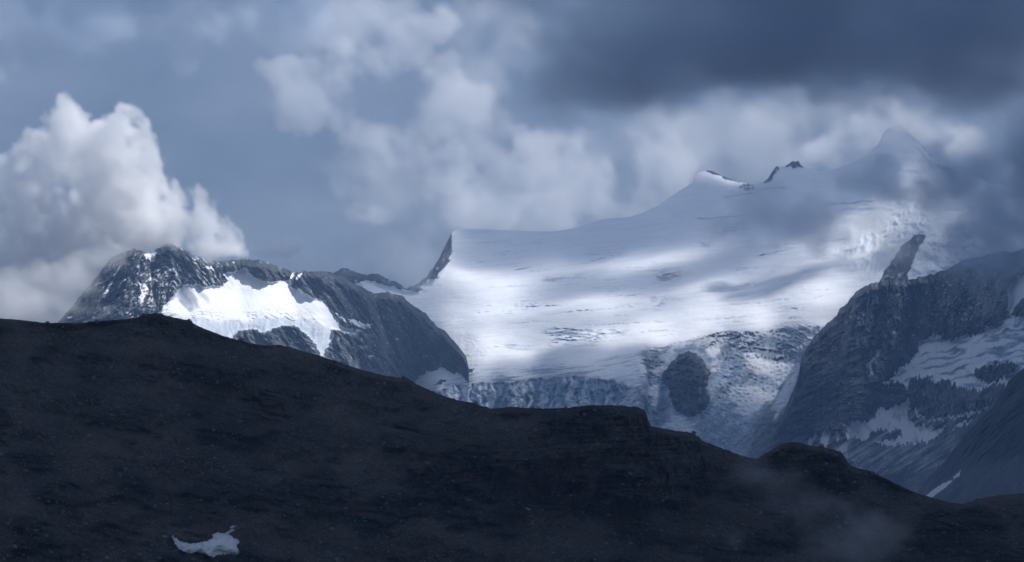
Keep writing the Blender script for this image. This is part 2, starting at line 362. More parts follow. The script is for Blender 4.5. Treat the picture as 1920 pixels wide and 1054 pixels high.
# clean snowfields lying in the icefall
CLEAN = [[(1356, 742), (1364, 732), (1375, 726), (1395, 722), (1415, 724), (1432, 735), (1448, 738), (1460, 733), (1475, 715), (1500, 685), (1517, 676), (1510, 692), (1496, 716), (1482, 745), (1466, 770), (1448, 794), (1452, 770), (1440, 770), (1455, 750), (1440, 752), (1425, 768), (1404, 782), (1370, 774), (1386, 760), (1370, 750)],
         [(1393, 660), (1410, 658), (1425, 665), (1432, 678), (1460, 680), (1500, 683), (1476, 712), (1462, 722), (1442, 706), (1415, 700), (1402, 690)],
         [(1255, 765), (1270, 778), (1300, 785), (1327, 765), (1312, 786), (1290, 812), (1262, 806), (1236, 800), (1256, 788)],
         [(1200, 735), (1237, 718), (1234, 746), (1230, 772), (1215, 770), (1222, 748)], [(1135, 690), (1160, 680), (1180, 690), (1205, 722), (1190, 724), (1160, 708), (1120, 700)], [(1322, 655), (1345, 645), (1352, 662), (1340, 672), (1328, 668)],
         [(1190, 668), (1203, 668), (1212, 700), (1218, 722), (1208, 716), (1196, 690)], [(780, 690), (800, 664), (870, 664), (880, 700), (830, 716), (790, 732), (740, 720)]]
cm = np.zeros(G.shape)
for p_ in CLEAN: cm = np.maximum(cm, inpoly(jx, jy, p_))
cm = blur(cm, 1); ice *= 1 - .93 * cm; dirt_shade *= 1 - .97 * cm; push -= 4 * blur(cm, 6)
# crevasse fields of the upper basin: blue ice, plus their shade in the colour
def crevasses(poly, sx, sy, depth, tilt, seed, amt=.95, lo=.05):
    global ice, push
    mk = blur(inpoly(jx, jy, poly).astype(float), 4)
    c = fbm(px / sx + .4 * n2(px / 30, py / 20, seed), (py - tilt * px) / sy, 4, seed, .55)
    g = sstep(lo, lo + .45, c + .3 * (mk - .6)) * mk
    ice = np.maximum(ice, g * amt * .9); push = push + g * depth * .6
crevasses([(1008, 527), (1030, 518), (1060, 518), (1100, 511), (1088, 518), (1060, 524), (1030, 531)], 40, 3.2, 14, -.1, 61, lo=-.35)
crevasses([(1222, 516), (1240, 507), (1275, 508), (1278, 520), (1268, 530), (1245, 534), (1228, 524)], 22, 4, 14, -.05, 62, lo=-.2)
crevasses([(1208, 555), (1230, 551), (1250, 552), (1246, 568), (1238, 582), (1225, 582), (1228, 566)], 20, 4, 12, 0, 63, lo=-.2)
crevasses([(1012, 622), (1040, 613), (1090, 617), (1180, 619), (1170, 625), (1130, 630), (1118, 645), (1090, 640), (1060, 648), (1020, 650), (1040, 638)], 26, 4.2, 16, .05, 64, lo=-.15)
crevasses([(918, 638), (950, 644), (990, 648), (1000, 650), (980, 656), (950, 654)], 40, 3, 12, .12, 65, lo=-.3)
crevasses([(955, 572), (985, 560), (1012, 566), (1010, 582), (980, 584)], 9, 3.2, 6, 0, 66, .7, lo=.1)
crevasses([(1335, 432), (1360, 421), (1400, 420), (1396, 432), (1360, 444)], 22, 5, 14, -.1, 67, .9, lo=-.25)
crevasses([(1308, 452), (1330, 449), (1334, 458), (1322, 468), (1310, 462)], 14, 5, 14, -.1, 68, .9, lo=-.25)
crevasses([(1140, 540), (1160, 536), (1165, 546), (1135, 560)], 14, 3, 6, -.1, 69, .7)
crevasses([(1560, 400), (1600, 388), (1680, 390), (1660, 400), (1600, 398)], 40, 3, 12, .05, 70, .9, lo=-.2)
crevasses([(1420, 545), (1450, 540), (1500, 545), (1460, 552)], 40, 2.6, 6, .05, 71, .7)
crevasses([(1430, 502), (1470, 492), (1475, 500), (1440, 510)], 30, 2.6, 6, -.1, 72, .8)
crevasses([(1360, 505), (1400, 500), (1420, 505), (1380, 516)], 30, 2.6, 6, -.05, 73, .8)
for (a0, b0), (a1, b1), wd in (((1300, 412), (1400, 404), 1.2), ((1410, 356), (1480, 353), 1.1), ((1350, 371), (1420, 362), 1.0), ((1100, 492), (1140, 482), .9), ((960, 508), (1000, 500), .8), ((1420, 480), (1480, 470), .9), ((1540, 385), (1640, 378), 1.0)):
    yy = b0 + (b1 - b0) * (px - a0) / (a1 - a0) + 2.5 * n2(px / 22, py * 0, 74)
    g = np.exp(-((py - yy) / wd) ** 2) * sstep(a0, a0 + 10, px) * sstep(a1, a1 - 10, px); ice = np.maximum(ice, .75 * g); push += 7 * g
lr = random.Random(5)
for _ in range(120):                                        # faint long crevasses that follow the slope of the ice
    a0, b0 = lr.uniform(870, 1600), lr.uniform(445, 655); ln = lr.uniform(25, 110); a1 = a0 + ln
    if b0 < float(G_TOP(a0)) + 25 or b0 > float(LIP(a0)) - 18 or a1 > float(np.interp(b0, [520, 620], [1640, 1540])): continue
    yy = b0 - .06 * (px - a0) + lr.uniform(-.0012, .0012) * (px - a0) * (px - a1) + 2.2 * n2(px / 16, py * 0 + b0, 75)
    g = np.exp(-((py - yy) / lr.uniform(.6, 1.1)) ** 2) * sstep(a0, a0 + .3 * ln, px) * sstep(a1, a1 - .3 * ln, px) * sstep(-.5, .1, n2(px / 9, py * 0 + b0, 76)); ice = np.maximum(ice, lr.uniform(.25, .75) * g); push += 5 * g
fw = below * 0 + sstep(-.2, .7, fbm(px / 90, (py + .1 * px) / 3.5, 4, 25)) * .13; ice = np.maximum(ice, fw)
# the rough flank under the dark rib at the right, and the left margin below the rocky spur
rf = blur(inpoly(jx, jy, [(1560, 470), (1640, 420), (1700, 385), (1745, 390), (1745, 440), (1700, 440), (1670, 500), (1640, 520), (1600, 495)]).astype(float), 6)
q = ridged((px + .8 * py) / 26, (py - .5 * px) / 34, 4, 76); push -= rf * 9 * q; ice = np.maximum(ice, rf * sstep(.2, .9, -q) * .75)
rf = blur(inpoly(jx, jy, [(1692, 520), (1710, 470), (1745, 440), (1830, 430), (1830, 500), (1750, 515)]).astype(float), 4)
q = ridged((px + .8 * py) / 34, (py - .5 * px) / 40, 4, 77); push -= rf * 12 * q; ice = np.maximum(ice, rf * sstep(.3, .9, -q) * .7)
rf = blur(inpoly(jx, jy, [(845, 612), (880, 620), (930, 650), (900, 690), (876, 690), (860, 645)]).astype(float), 4)
q = ridged(px / 16, py / 9, 4, 78); push -= rf * 3 * q; ice = np.maximum(ice, rf * sstep(.1, .8, -q) * .6)
# rock that stands out of the ice
G.rid = np.zeros((G.shape[0] - 1, G.shape[1] - 1), int)
cx, cyy = cells(px), cells(py); rjx, rjy = jit(cx, cyy, 2.6, 12, 15)
ROCKS = [
 ('rock_wall', 'dark jagged rock wall beside the upper left edge of the snowfield', [(560, 470), (847, 425), (846, 462), (848, 472), (841, 484), (846, 488), (838, 496), (832, 505), (826, 509), (820, 516), (826, 522), (806, 524), (795, 530), (788, 537), (792, 546), (770, 545), (745, 540), (720, 534), (692, 525), (677, 526), (676, 531), (660, 534), (640, 540), (560, 600)], 26),
 ('rock_island', 'blunt dark rock island standing in the broken icefall', [(1290, 658), (1305, 663), (1318, 675), (1326, 690), (1334, 698), (1328, 710), (1323, 730), (1331, 745), (1333, 757), (1316, 772), (1300, 780), (1285, 778), (1268, 771), (1262, 757), (1253, 743), (1254, 726), (1243, 718), (1240, 705), (1247, 692), (1258, 680), (1272, 666)], 45),
 ('rock_rib', 'dark diagonal rock rib below the misty upper icefall', [(1704, 449), (1713, 442), (1724, 438), (1738, 440), (1734, 450), (1724, 462), (1716, 480), (1709, 498), (1703, 512), (1698, 532), (1640, 542), (1654, 516), (1668, 496), (1682, 474), (1694, 460)], -7),
 ('summit_rock', 'rocky right flank of the cloud-wrapped snow summit', [(1703, 230), (1716, 262), (1727, 274), (1740, 292), (1752, 306), (1790, 340), (1800, 310), (1760, 290)], 12),
 ('crest_rock', 'small dark rock tooth on the snow crest between the two shoulders', [(1473, 313), (1476, 295), (1505, 295), (1506, 313), (1490, 314)], 8),
 ('crest_rock', 'steep dark rock step dropping left of the tooth on the snow crest', [(1432, 344), (1440, 325), (1456, 308), (1459, 314), (1455, 324), (1448, 336), (1440, 343)], 6),
 ('crest_rock', 'thin rock edge along the top of the left snow shoulder', [(1318, 316), (1340, 316), (1372, 332), (1392, 342), (1384, 343), (1362, 336), (1342, 328), (1320, 322)], 5),
 ('crest_rock', 'speckled rock outcrop in the snow below the crest saddle', [(1386, 350), (1394, 344), (1402, 344), (1416, 350), (1414, 356), (1402, 359), (1393, 355)], 6),
 ('rock_outcrop', 'dark rock bars in the clean snow at the foot of the rocky spur', [(862, 697), (872, 692), (892, 691), (886, 698), (874, 702), (860, 701)], 4),
 ('rock_outcrop', 'small rock lump on the snow beside the grey ice', [(817, 720), (824, 714), (836, 712), (832, 718), (820, 722)], 4),
 ('rock_outcrop', 'short dark rock bar in the snow close under the rocky spur', [(842, 676), (850, 674), (856, 681), (850, 686), (845, 682)], 3),
 ('rock_outcrop', 'slanting rock sliver in the snow at the base of the spur', [(828, 676), (834, 678), (841, 684), (836, 684), (829, 680)], 3),
]
regs = [('glacier', 0, SNOWM)]
ridg = ridged(px / 17, py / 21, 5, 81, .55)
for i, (nm, lb, poly, bulge) in enumerate(ROCKS):
    sel = inpoly(rjx, rjy, poly); G.rid[sel] = i + 1; regs.append((nm, i + 1, ROCK_D))
    mk = blur(inpoly(px, py, poly).astype(float), 4 if bulge > 10 else 2)
    push -= mk * (bulge + min(abs(bulge) * .35, 12) * ridg) * (.25 + .75 * G.edge)
isl = inpoly(px, py, ROCKS[1][2])
push -= blur(isl.astype(float), 3) * (42 * crest_line(px, py, [(1291, 655), (1296, 690), (1310, 720), (1300, 785)], 15) - 24 * crest_line(px, py, [(1265, 680), (1278, 720), (1275, 770)], 8) + 10 * ridged((px + py) / 30, (py - px) / 30, 5, 86, .6))
push = push * (1 - sstep(-2, 10, py - R_TOP(px)) * sstep(1436, 1446, px)) + 600 * sstep(0, 30, py - R_TOP(px) - 1) * sstep(1436, 1446, px)
G.push(push)
sn = sstep(.35, .8, fbm((px + .8 * py) / 7, (py - .5 * px) / 9, 4, 82)) * .5
sn = np.where((px > 1380) & (px < 1420) & (py < 365), sstep(-.1, .3, fbm(px / 5, py / 4, 3, 83)), sn); sn = np.where((px > 1230) & (px < 1340) & (py > 640), sn * .25 + .45 * sstep(.2, .7, fbm(px / 7, py / 9, 4, 88)) * sstep(1300, 1330, px + .2 * (py - 720)), sn)  # snow dust; on the rock island's right it stands in for sunlit facets
sn = np.where((px > 1640) & (py > 420) & (py < 540), .04 + .35 * sstep(.2, .8, fbm((px + .8 * py) / 9, (py - .5 * px) / 14, 4, 89)), sn)
sn = np.where((px > 1700) & (py < 310), .55 + .4 * fbm(px / 9, py / 9, 3, 84), sn)
tone = np.clip(.95 + .55 * fbm(px / 30, py / 30, 4, 85) + .35 * ridg, .35, 2.2)
G.A = dict(tone=tone, ice=np.clip(ice, 0, 1), dirt_shade=np.clip(dirt_shade, 0, 1), snow=np.clip(sn, 0, 1))
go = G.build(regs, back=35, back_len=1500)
tag(go[0], 'broad white glacier snowfield falling from the misty crest to a blue ice cliff', 'glacier', 'structure')
for i, (nm, lb, poly, bulge) in enumerate(ROCKS):
    if i + 1 in go: tag(go[i + 1], lb, 'rock', group='rocks standing out of the glacier')

# ------------------------------------------------------------------ the rocky peak on the left with its hanging glacier
lb_ = pl([(-60, 720), (0, 640), (770, 715), (778, 706), (786, 692), (800, 676), (825, 678), (850, 678), (874, 690), (880, 697)])
l_anchor = spl([(-60, 700), (0, 640), (115, 612), (300, 610), (500, 650), (770, 715), (786, 694), (800, 680), (825, 678), (850, 678), (874, 690), (880, 697)], 12)
LD = spl([(-60, 7450), (300, 7600), (600, 8000), (770, G.at(775, 712) - 6)] + [(x, G.at(x, float(l_anchor(x))) - 4) for x in (778, 786, 800, 825, 850, 874, 880)], 15)
L = Mass(-300, 879, 1.5, L_TOP, lambda x: np.where(x < 770, F_TOP(x), l_anchor(x)) + 28, 230, l_anchor, LD,
         idw([(150, 570, 52), (250, 500, 55), (320, 480, 55), (330, 540, 52), (250, 580, 50), (380, 500, 50), (500, 500, 52), (600, 530, 52), (700, 570, 55), (800, 620, 56), (860, 670, 58), (700, 640, 45), (620, 660, 45),
              (400, 545, 26), (480, 545, 22), (450, 575, 20), (540, 570, 24), (400, 590, 30), (480, 600, 38), (540, 595, 32), (600, 590, 32), (600, 620, 44), (500, 640, 50), (350, 590, 32), (330, 560, 30), (640, 600, 40), (450, 515, 38)]), rough=lambda x: 2.4 * fbm(x / 12, 0 * x, 5, 117, .65))
px, py = L.px, L.py
slant = np.interp(px, [120, 285, 325, 480, 620, 860], [-.75, -.25, .85, .5, .75, .55]); a_ = px - slant * (py - 458)
rib = ridged(a_ / 46, py / 150, 4, 101, .5); rib2 = ridged(a_ / 11 + .4 * fbm(px / 20, py / 20, 2, 103), py / 34, 5, 102, .6); gr = fbm(px / 5, py / 5, 3, 104)
push = -(30 * rib + 13 * rib2 + 5 * gr) * (.15 + .85 * L.edge)
push = push - L.edge * (45 * crest_line(px, py, [(313, 458), (330, 520), (318, 610)], 22) - 45 * crest_line(px, py, [(283, 478), (286, 540), (300, 600)], 12) + 40 * crest_line(px, py, [(254, 466), (238, 530), (225, 610)], 20) + 55 * crest_line(px, py, [(640, 518), (690, 570), (720, 660)], 24) - 45 * crest_line(px, py, [(703, 549), (714, 600), (745, 690)], 14) + 50 * crest_line(px, py, [(752, 553), (800, 620), (860, 672)], 24) + 40 * crest_line(px, py, [(470, 490), (500, 515)], 20) + 45 * crest_line(px, py, [(650, 625), (690, 680)], 14) - 35 * crest_line(px, py, [(665, 640), (700, 690)], 9))
jx, jy = jit(px, py, 2.6, 10, 105)
HANG = [(285, 597), (300, 583), (307, 575), (314, 567), (320, 558), (329, 552), (336, 543), (344, 536), (356, 532), (365, 533), (383, 537), (393, 537), (405, 535), (417, 536), (424, 530), (430, 526), (424, 521), (416, 512), (432, 510), (440, 508), (450, 505), (459, 502), (466, 505), (467, 512), (475, 519), (487, 524),
        (500, 528), (506, 530), (516, 527), (528, 526), (540, 525), (546, 519), (549, 508), (553, 508), (550, 520), (546, 529), (548, 539), (560, 541), (575, 551), (590, 560), (602, 562), (613, 564), (613, 572), (622, 583), (630, 595), (641, 611), (655, 616), (672, 616), (690, 623), (670, 622), (665, 628), (650, 625), (638, 619),
        (627, 619), (624, 632), (616, 648), (609, 658), (606, 668), (602, 668), (598, 656), (590, 645), (583, 635), (572, 625), (560, 615), (552, 610), (540, 611), (528, 611), (515, 615), (505, 621), (495, 624), (485, 621), (478, 618), (467, 618), (458, 618), (450, 620), (443, 624), (440, 629), (446, 631), (445, 650), (420, 660), (380, 660), (285, 620)]
PATCH = [
 ('snow_patch', 'small snow saddle tucked between the two tips of the rocky peak', [(269, 476), (278, 474), (285, 473), (294, 472), (290, 480), (291, 486), (284, 492), (279, 487)]),
 ('snow_patch', 'tooth-shaped snow patch in the gully below the rocky peak', [(259, 529), (265, 533), (273, 530), (276, 537), (277, 544), (272, 555), (268, 565), (265, 571), (261, 567), (258, 558), (266, 552), (264, 543)]),
 ('snow_patch', 'thin snow sliver in the narrow gully right of the tooth-shaped patch', [(280, 512), (285, 519), (289, 530), (287, 540), (282, 531)]),
 ('snow_patch', 'slanting snow streak low on the misty flank of the rocky peak', [(192, 556), (198, 543), (203, 533), (212, 526), (209, 537), (201, 547), (197, 561)]),
 ('snow_patch', 'thin snow streak near the cloud on the rocky peak', [(213, 516), (219, 505), (228, 493), (230, 495), (222, 508), (216, 516)]),
 ('snow_patch', 'faint short snow streak between the gullies of the rocky peak', [(221, 537), (227, 528), (234, 522), (234, 525), (228, 533), (222, 540)]),
 ('snow_patch', 'snow ledge on the rock above the hanging glacier', [(379, 502), (388, 500), (395, 500), (402, 506), (410, 511), (405, 511), (396, 504), (386, 504)]),
 ('snow_patch', 'small snow strip beside the notch in the rocky crest', [(554, 523), (558, 516), (565, 512), (568, 514), (562, 520), (557, 526)]),
 ('snow_patch', 'narrow snow band beside the lower end of the hanging glacier', [(627, 586), (640, 595), (653, 605), (646, 605), (632, 595)]),
 ('snow_patch', 'forked snow strip right of the hanging glacier tongue', [(650, 597), (668, 600), (682, 607), (695, 608), (695, 615), (686, 612), (688, 618), (676, 614), (662, 607)]),
]
hm = inpoly(jx, jy, HANG).astype(float); hs = blur(hm, 4)
push = push * (1 - .93 * blur(hm, 2)) - hs * (10 + 5 * fbm(px / 60, py / 25, 3, 106))
ice = np.zeros(L.shape); dirt_shade = np.zeros(L.shape)
# the lower rim: crevasses, grey ice front with painted shade and the tongue
rim = np.interp(px, [285, 340, 400, 440, 470, 520, 560, 600, 640], [575, 583, 590, 596, 590, 588, 590, 600, 618])
lowr = sstep(-4, 16, py - rim)
cv = fbm(px / 22 + .9 * fbm(px / 18, py / 14, 3, 108), (py - np.interp(px, [300, 440, 480, 560, 640], [0, 3, 8, 50, 125])) / 2.6 + 1.2 * fbm(px / 26, py / 20, 3, 115), 4, 107, .6)
g = sstep(.15, .6, cv + .5 * fbm(px / 40, py / 25, 3, 116) - .12) * hm * sstep(-18, 2, py - rim) * sstep(26, 8, py - rim)
ice = np.maximum(ice, g * .45); push += g * 3
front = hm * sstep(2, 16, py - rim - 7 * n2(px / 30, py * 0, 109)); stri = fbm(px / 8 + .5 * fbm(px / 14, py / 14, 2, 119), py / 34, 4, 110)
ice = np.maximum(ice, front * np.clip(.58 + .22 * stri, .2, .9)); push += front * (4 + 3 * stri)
ups = hm * sstep(552, 536, py) ; g = sstep(.1, .4, fbm((px - .8 * py) / 5, (py + .8 * px) / 45, 3, 111)) * ups * sstep(452, 420, px); ice = np.maximum(ice, .55 * g)
L.rid = np.zeros((L.shape[0] - 1, L.shape[1] - 1), int); cx, cyy = cells(px), cells(py); rjx, rjy = jit(cx, cyy, 2.2, 9, 112)
ring = inpoly(*jit(cx, cyy, 2.6, 10, 105), HANG); L.rid[ring] = 1
regs = [('mountain', 0, ROCK), ('hanging_glacier', 1, SNOWM)]
for i, (nm, lb, poly) in enumerate(PATCH):
    L.rid[inpoly(rjx, rjy, poly)] = i + 2; regs.append((nm, i + 2, SNOWM)); push -= 3 * blur(inpoly(px, py, poly).astype(float), 2)
L.push(push)
cov = .12 + .75 * np.exp(-(((px - 320) / 110) ** 2 + ((py - 525) / 60) ** 2)) + .35 * np.exp(-(((px - 660) / 90) ** 2 + ((py - 640) / 70) ** 2)) + .30 * np.exp(-(((px - 250) / 60) ** 2 + ((py - 590) / 20) ** 2))
dust = fbm(a_ / 4.5, py / 8, 4, 113, .6) - .25 * rib2
sn = sstep(.80 - 1.0 * cov, 1.35 - 1.0 * cov, dust + .35) * .62
tone = np.clip(.9 + .6 * fbm(a_ / 26, py / 40, 4, 118) + .35 * rib2 - .1, .35, 2.2)
L.A = dict(tone=tone, ice=np.clip(ice, 0, 1), dirt_shade=dirt_shade, snow=np.clip(sn, 0, 1))
lo = L.build(regs, back=45, back_len=900)
tag(lo[0], 'jagged grey rocky peak and spur rising beside the glacier', 'mountain', 'structure')
tag(lo[1], 'bright hanging glacier with crevassed lower rim draped on the rocky peak', 'glacier', 'structure')
for i, (nm, lb, poly) in enumerate(PATCH):
    if i + 2 in lo: tag(lo[i + 2], lb, 'snow patch', group='snow patches on the rocky peak')

# ------------------------------------------------------------------ the dark buttress on the right
RD = spl([(x, G.at(x, float(R_TOP(x))) - 45) for x in list(range(1440, 1700, 12))] + [(1760, G.at(1696, float(R_TOP(1696))) - 90), (1900, 8300), (2040, 8000)], 12)
def r_bot(x): return np.where(x > 1722, np.maximum(np.minimum(F_TOP(x) + 22, E_TOP(x) + 40), R_TOP(x) + 60), F_TOP(x) + 22)
R = Mass(1440, 2300, 1.6, R_TOP, r_bot, 300, R_TOP, RD,
         idw([(1500, 740, 48), (1600, 600, 50), (1700, 560, 52), (1650, 700, 48), (1800, 560, 52), (1900, 560, 50), (1560, 760, 46), (1600, 780, 46), (1520, 820, 36), (1480, 810, 42), (1800, 660, 36), (1860, 640, 34), (1880, 690, 28), (1760, 700, 40), (1780, 690, 30),
              (1780, 760, 44), (1720, 740, 46), (1840, 760, 42), (1660, 780, 36), (1640, 815, 20), (1720, 810, 18), (1600, 850, 24), (1700, 860, 24), (1760, 840, 24), (1720, 900, 18), (1800, 800, 26)]), smooth=6, rough=lambda x: 5.0 * fbm(x / 18, 0 * x, 5, 137, .68))
px, py = R.px, R.py
jx, jy = jit(px, py, 2.4, 10, 131); jy = jy + 7 * fbm(px / 6 + .1 * py / 6, py / 60, 3, 138, .6)
m_ = np.interp(px, [1480, 1600, 1720, 1900], [-.9, -.5, .2, -.3]); a_ = px - m_ * (py - 600)
rib = ridged(a_ / 60, py / 170, 4, 132); rib2 = ridged(a_ / 13 + .4 * fbm(px / 20, py / 20, 2, 134), py / 38, 5, 133, .6)
soft = sstep(795, 840, py + .1 * (px - 1600))
push = -(42 * rib + 18 * rib2 + 5 * fbm(px / 5, py / 5, 3, 135)) * (.15 + .85 * R.edge) * (1 - .75 * soft)
push = push - R.edge * (1 - .7 * soft) * (75 * crest_line(px, py, [(1645, 528), (1592, 600), (1545, 700), (1505, 780), (1470, 840)], 32) - 70 * crest_line(px, py, [(1722, 545), (1700, 650), (1660, 740), (1622, 800)], 24) + 60 * crest_line(px, py, [(1692, 523), (1668, 610), (1632, 700), (1600, 775)], 24) - 45 * crest_line(px, py, [(1610, 560), (1585, 680), (1555, 780)], 14)
        + 60 * crest_line(px, py, [(1790, 512), (1778, 580), (1755, 645)], 28) - 45 * crest_line(px, py, [(1840, 520), (1825, 590), (1815, 630)], 14) + 60 * crest_line(px, py, [(1705, 738), (1780, 752), (1850, 750)], 22) - 50 * crest_line(px, py, [(1640, 735), (1700, 742), (1715, 760)], 14))
SIDE = [(1653, 718), (1673, 711), (1680, 697), (1700, 680), (1716, 670), (1722, 660), (1721, 645), (1735, 636), (1748, 630), (1763, 627), (1770, 640), (1785, 640), (1800, 629), (1810, 622), (1821, 634), (1832, 628), (1848, 625), (1844, 611), (1860, 612), (1880, 597), (1893, 588), (1920, 592), (2300, 590), (2300, 700), (1920, 700),
        (1893, 722), (1870, 718), (1855, 722), (1836, 732), (1815, 727), (1790, 722), (1776, 712), (1760, 716), (1740, 716), (1750, 705), (1730, 708), (1715, 708), (1706, 712), (1702, 729), (1694, 722), (1680, 714), (1665, 720)]
HOLE = [(1825, 705), (1828, 692), (1850, 683), (1880, 678), (1905, 680), (1912, 687), (1890, 705), (1870, 713), (1848, 718)]
SNOWS = [
 ('snow_cone', 'pointed avalanche snow cone below the dark buttress', [(1576, 799), (1600, 792), (1626, 790), (1640, 780), (1653, 760), (1665, 768), (1690, 757), (1704, 749), (1707, 765), (1700, 780), (1712, 795), (1730, 797), (1750, 800), (1745, 810), (1773, 803), (1760, 818), (1745, 826), (1700, 832), (1675, 837), (1650, 831), (1640, 829), (1680, 822), (1693, 818), (1690, 806), (1660, 806), (1637, 808), (1625, 822), (1616, 830), (1610, 820), (1592, 824), (1586, 816), (1590, 803)]),
 ('snow_patch', 'slim snow strip right of the avalanche snow cone', [(1784, 802), (1805, 790), (1827, 786), (1811, 797), (1791, 804)]),
 ('snow_patch', 'steep snow stripe at the foot of the buttress, left of the cone', [(1513, 834), (1520, 824), (1531, 812), (1534, 816), (1526, 830), (1520, 840)]),
 ('snow_patch', 'wider ragged snow stripe just left of the avalanche cone', [(1534, 838), (1541, 818), (1547, 803), (1557, 806), (1556, 820), (1550, 840)]),
 ('snow_patch', 'short snow fleck touching the left end of the avalanche cone', [(1566, 824), (1570, 810), (1577, 806), (1576, 818), (1570, 826)]),
 ('snow_patch', 'upper small snow spot on the dark buttress face', [(1660, 596), (1666, 595), (1672, 601), (1665, 602)]),
 ('snow_patch', 'lower small snow spot on the dark buttress face', [(1671, 619), (1678, 614), (1683, 616), (1680, 625), (1675, 625)]),
 ('snow_gully', 'crooked snow gully running down the dark buttress face', [(1652, 654), (1651, 660), (1642, 670), (1634, 684), (1637, 701), (1632, 697), (1629, 682), (1635, 674), (1643, 664), (1646, 657)]),
 ('snow_gully', 'pale snow couloir at the misty right edge of the buttress', [(1888, 545), (1896, 530), (1905, 515), (1925, 520), (1920, 560), (1905, 570), (1893, 590), (1886, 584), (1892, 560)]),
 ('snow_patch', 'thin snow ribbon along the lower rim of the rubble bench', [(1714, 764), (1718, 766), (1722, 778), (1738, 785), (1765, 783), (1800, 776), (1830, 768), (1852, 764), (1850, 769), (1800, 781), (1765, 788), (1736, 790), (1718, 780)]),
]
R.rid = np.zeros((R.shape[0] - 1, R.shape[1] - 1), int); cx, cyy = cells(px), cells(py); rjx, rjy = jit(cx, cyy, 2.4, 10, 131); fx_ = 7 * fbm(cx / 6 + .1 * cyy / 6, cyy / 60, 3, 138, .6); rjy = rjy + fx_
def wob(poly_list, X, Y): return inpoly(X, Y, poly_list)
lump = (inpoly(jx, jy, SIDE) & ~inpoly(jx, jy, HOLE)).astype(float)
R.rid[inpoly(rjx, rjy, SIDE) & ~inpoly(rjx, rjy, HOLE)] = 1
regs = [('buttress', 0, ROCK_D), ('side_glacier', 1, SNOWM)]
sm_ = lump.copy()
for i, (nm, lb, poly) in enumerate(SNOWS):
    R.rid[inpoly(rjx, rjy, poly)] = i + 2; regs.append((nm, i + 2, SNOWM)); sm_ = np.maximum(sm_, inpoly(jx, jy, poly))
push = push * (1 - .85 * blur(sm_, 2)) - 8 * blur(sm_, 3)
ice = np.zeros(R.shape); dirt_shade = np.zeros(R.shape)
flu = ridged((px + .15 * py) / 8, py / 60, 4, 141); band = ridged(px / 120, (py + .22 * px) / 17 + .4 * fbm(px / 40, py / 30, 3, 143), 3, 142)
g = lump * sstep(.1, .9, -flu) * .6; g2 = lump * sstep(1.0, 1.35, band + .35 * fbm(px / 30, py / 14, 4, 140))
ice = np.maximum(g, g2 * .9); push += lump * (5 * flu * -1 + 6 * g2); dirt_shade = np.maximum(dirt_shade, lump * sstep(.55, 1.1, fbm(px / 40, py / 18, 4, 144) + .5 * g2) * .8)
cone = inpoly(jx, jy, SNOWS[0][2]); dirt_shade = np.maximum(dirt_shade, cone * .45 * sstep(.1, .6, fbm(px / 9, py / 22, 4, 145)))
R.push(push)
tw = fbm(px / 6, py / 3.4, 4, 146, .75)
cov = .75 * np.exp(-(((px - 1815) / 75) ** 2 + ((py - 570) / 45) ** 2)) + .05
sn = sstep(1.0 - .55 * cov, 1.25 - .55 * cov, tw + .12 * rib2) * .8
foot = sstep(790, 815, py + .25 * (px - 1560)) * sstep(1900, 1700, px)
fl2 = fbm((px + 1.6 * py) / 14, (py - .4 * px) / 60, 5, 147, .6)
sn = np.maximum(sn, foot * np.clip(.16 + .45 * fl2, 0, .55) * sstep(930, 860, py))
sn = np.maximum(sn, inpoly(jx, jy, [(1590, 850), (1604, 856), (1612, 870), (1625, 880), (1606, 878), (1596, 866)]) * .6 * sstep(-.1, .3, fbm(px / 4, py / 4, 3, 148)))
bench = inpoly(jx, jy, [(1706, 745), (1740, 722), (1850, 732), (1880, 725), (1850, 765), (1760, 785), (1725, 780)]); sn = np.maximum(sn, bench * np.clip(.07 + .16 * fbm(px / 3, py / 14, 4, 149), 0, .3))
mor = inpoly(jx, jy, [(1680, 912), (1705, 896), (1740, 884), (1780, 880), (1770, 905), (1745, 930), (1720, 930)]); sn = np.maximum(sn, mor * (.08 + .06 * fbm(px / 3, py / 3, 3, 150)))
tone = np.clip(.95 + 1.0 * fbm(a_ / 34, py / 50, 5, 151, .55) + .5 * rib2 - .1, .3, 2.8)
R.A = dict(tone=tone, ice=np.clip(ice, 0, 1), dirt_shade=np.clip(dirt_shade, 0, 1), snow=np.clip(sn, 0, 1))
ro = R.build(regs, back=45, back_len=500)
tag(ro[0], 'huge dark rock buttress right of the icefall with rubble at its foot', 'mountain', 'structure')
tag(ro[1], 'fluted side glacier with grey bands on the right of the dark buttress', 'glacier', 'structure')
for i, (nm, lb, poly) in enumerate(SNOWS):
    if i + 2 in ro: tag(ro[i + 2], lb, 'snow patch', group='snow on and below the dark buttress')

# ------------------------------------------------------------------ the shaded slope at the far right
S = Mass(1662, 2300, 1.6, E_TOP, lambda x: np.maximum(F_TOP(x) + 20, E_TOP(x) + 30), 170, E_TOP, pl([(1660, 6300), (1760, 6100), (1920, 5700), (2040, 5400)]),
         idw([(1750, 880, 30), (1900, 750, 44), (1860, 800, 42), (1900, 850, 38), (1800, 900, 32), (1900, 920, 32)]), smooth=5, rough=lambda x: 2.4 * fbm(x / 14, 0 * x, 5, 167, .65))
px, py = S.px, S.py
a_ = px + .9 * (py - 800); scr = sstep(840, 890, py + .25 * (px - 1850))
push = -((10 * ridged(a_ / 44, py / 120, 4, 161) + 5 * ridged(a_ / 11, py / 30, 4, 162, .6)) * (1 - .8 * scr) + 1.5 * fbm(px / 5, py / 5, 3, 163)) * (.2 + .8 * S.edge)
S.push(push); S.rid = np.zeros((S.shape[0] - 1, S.shape[1] - 1), int)
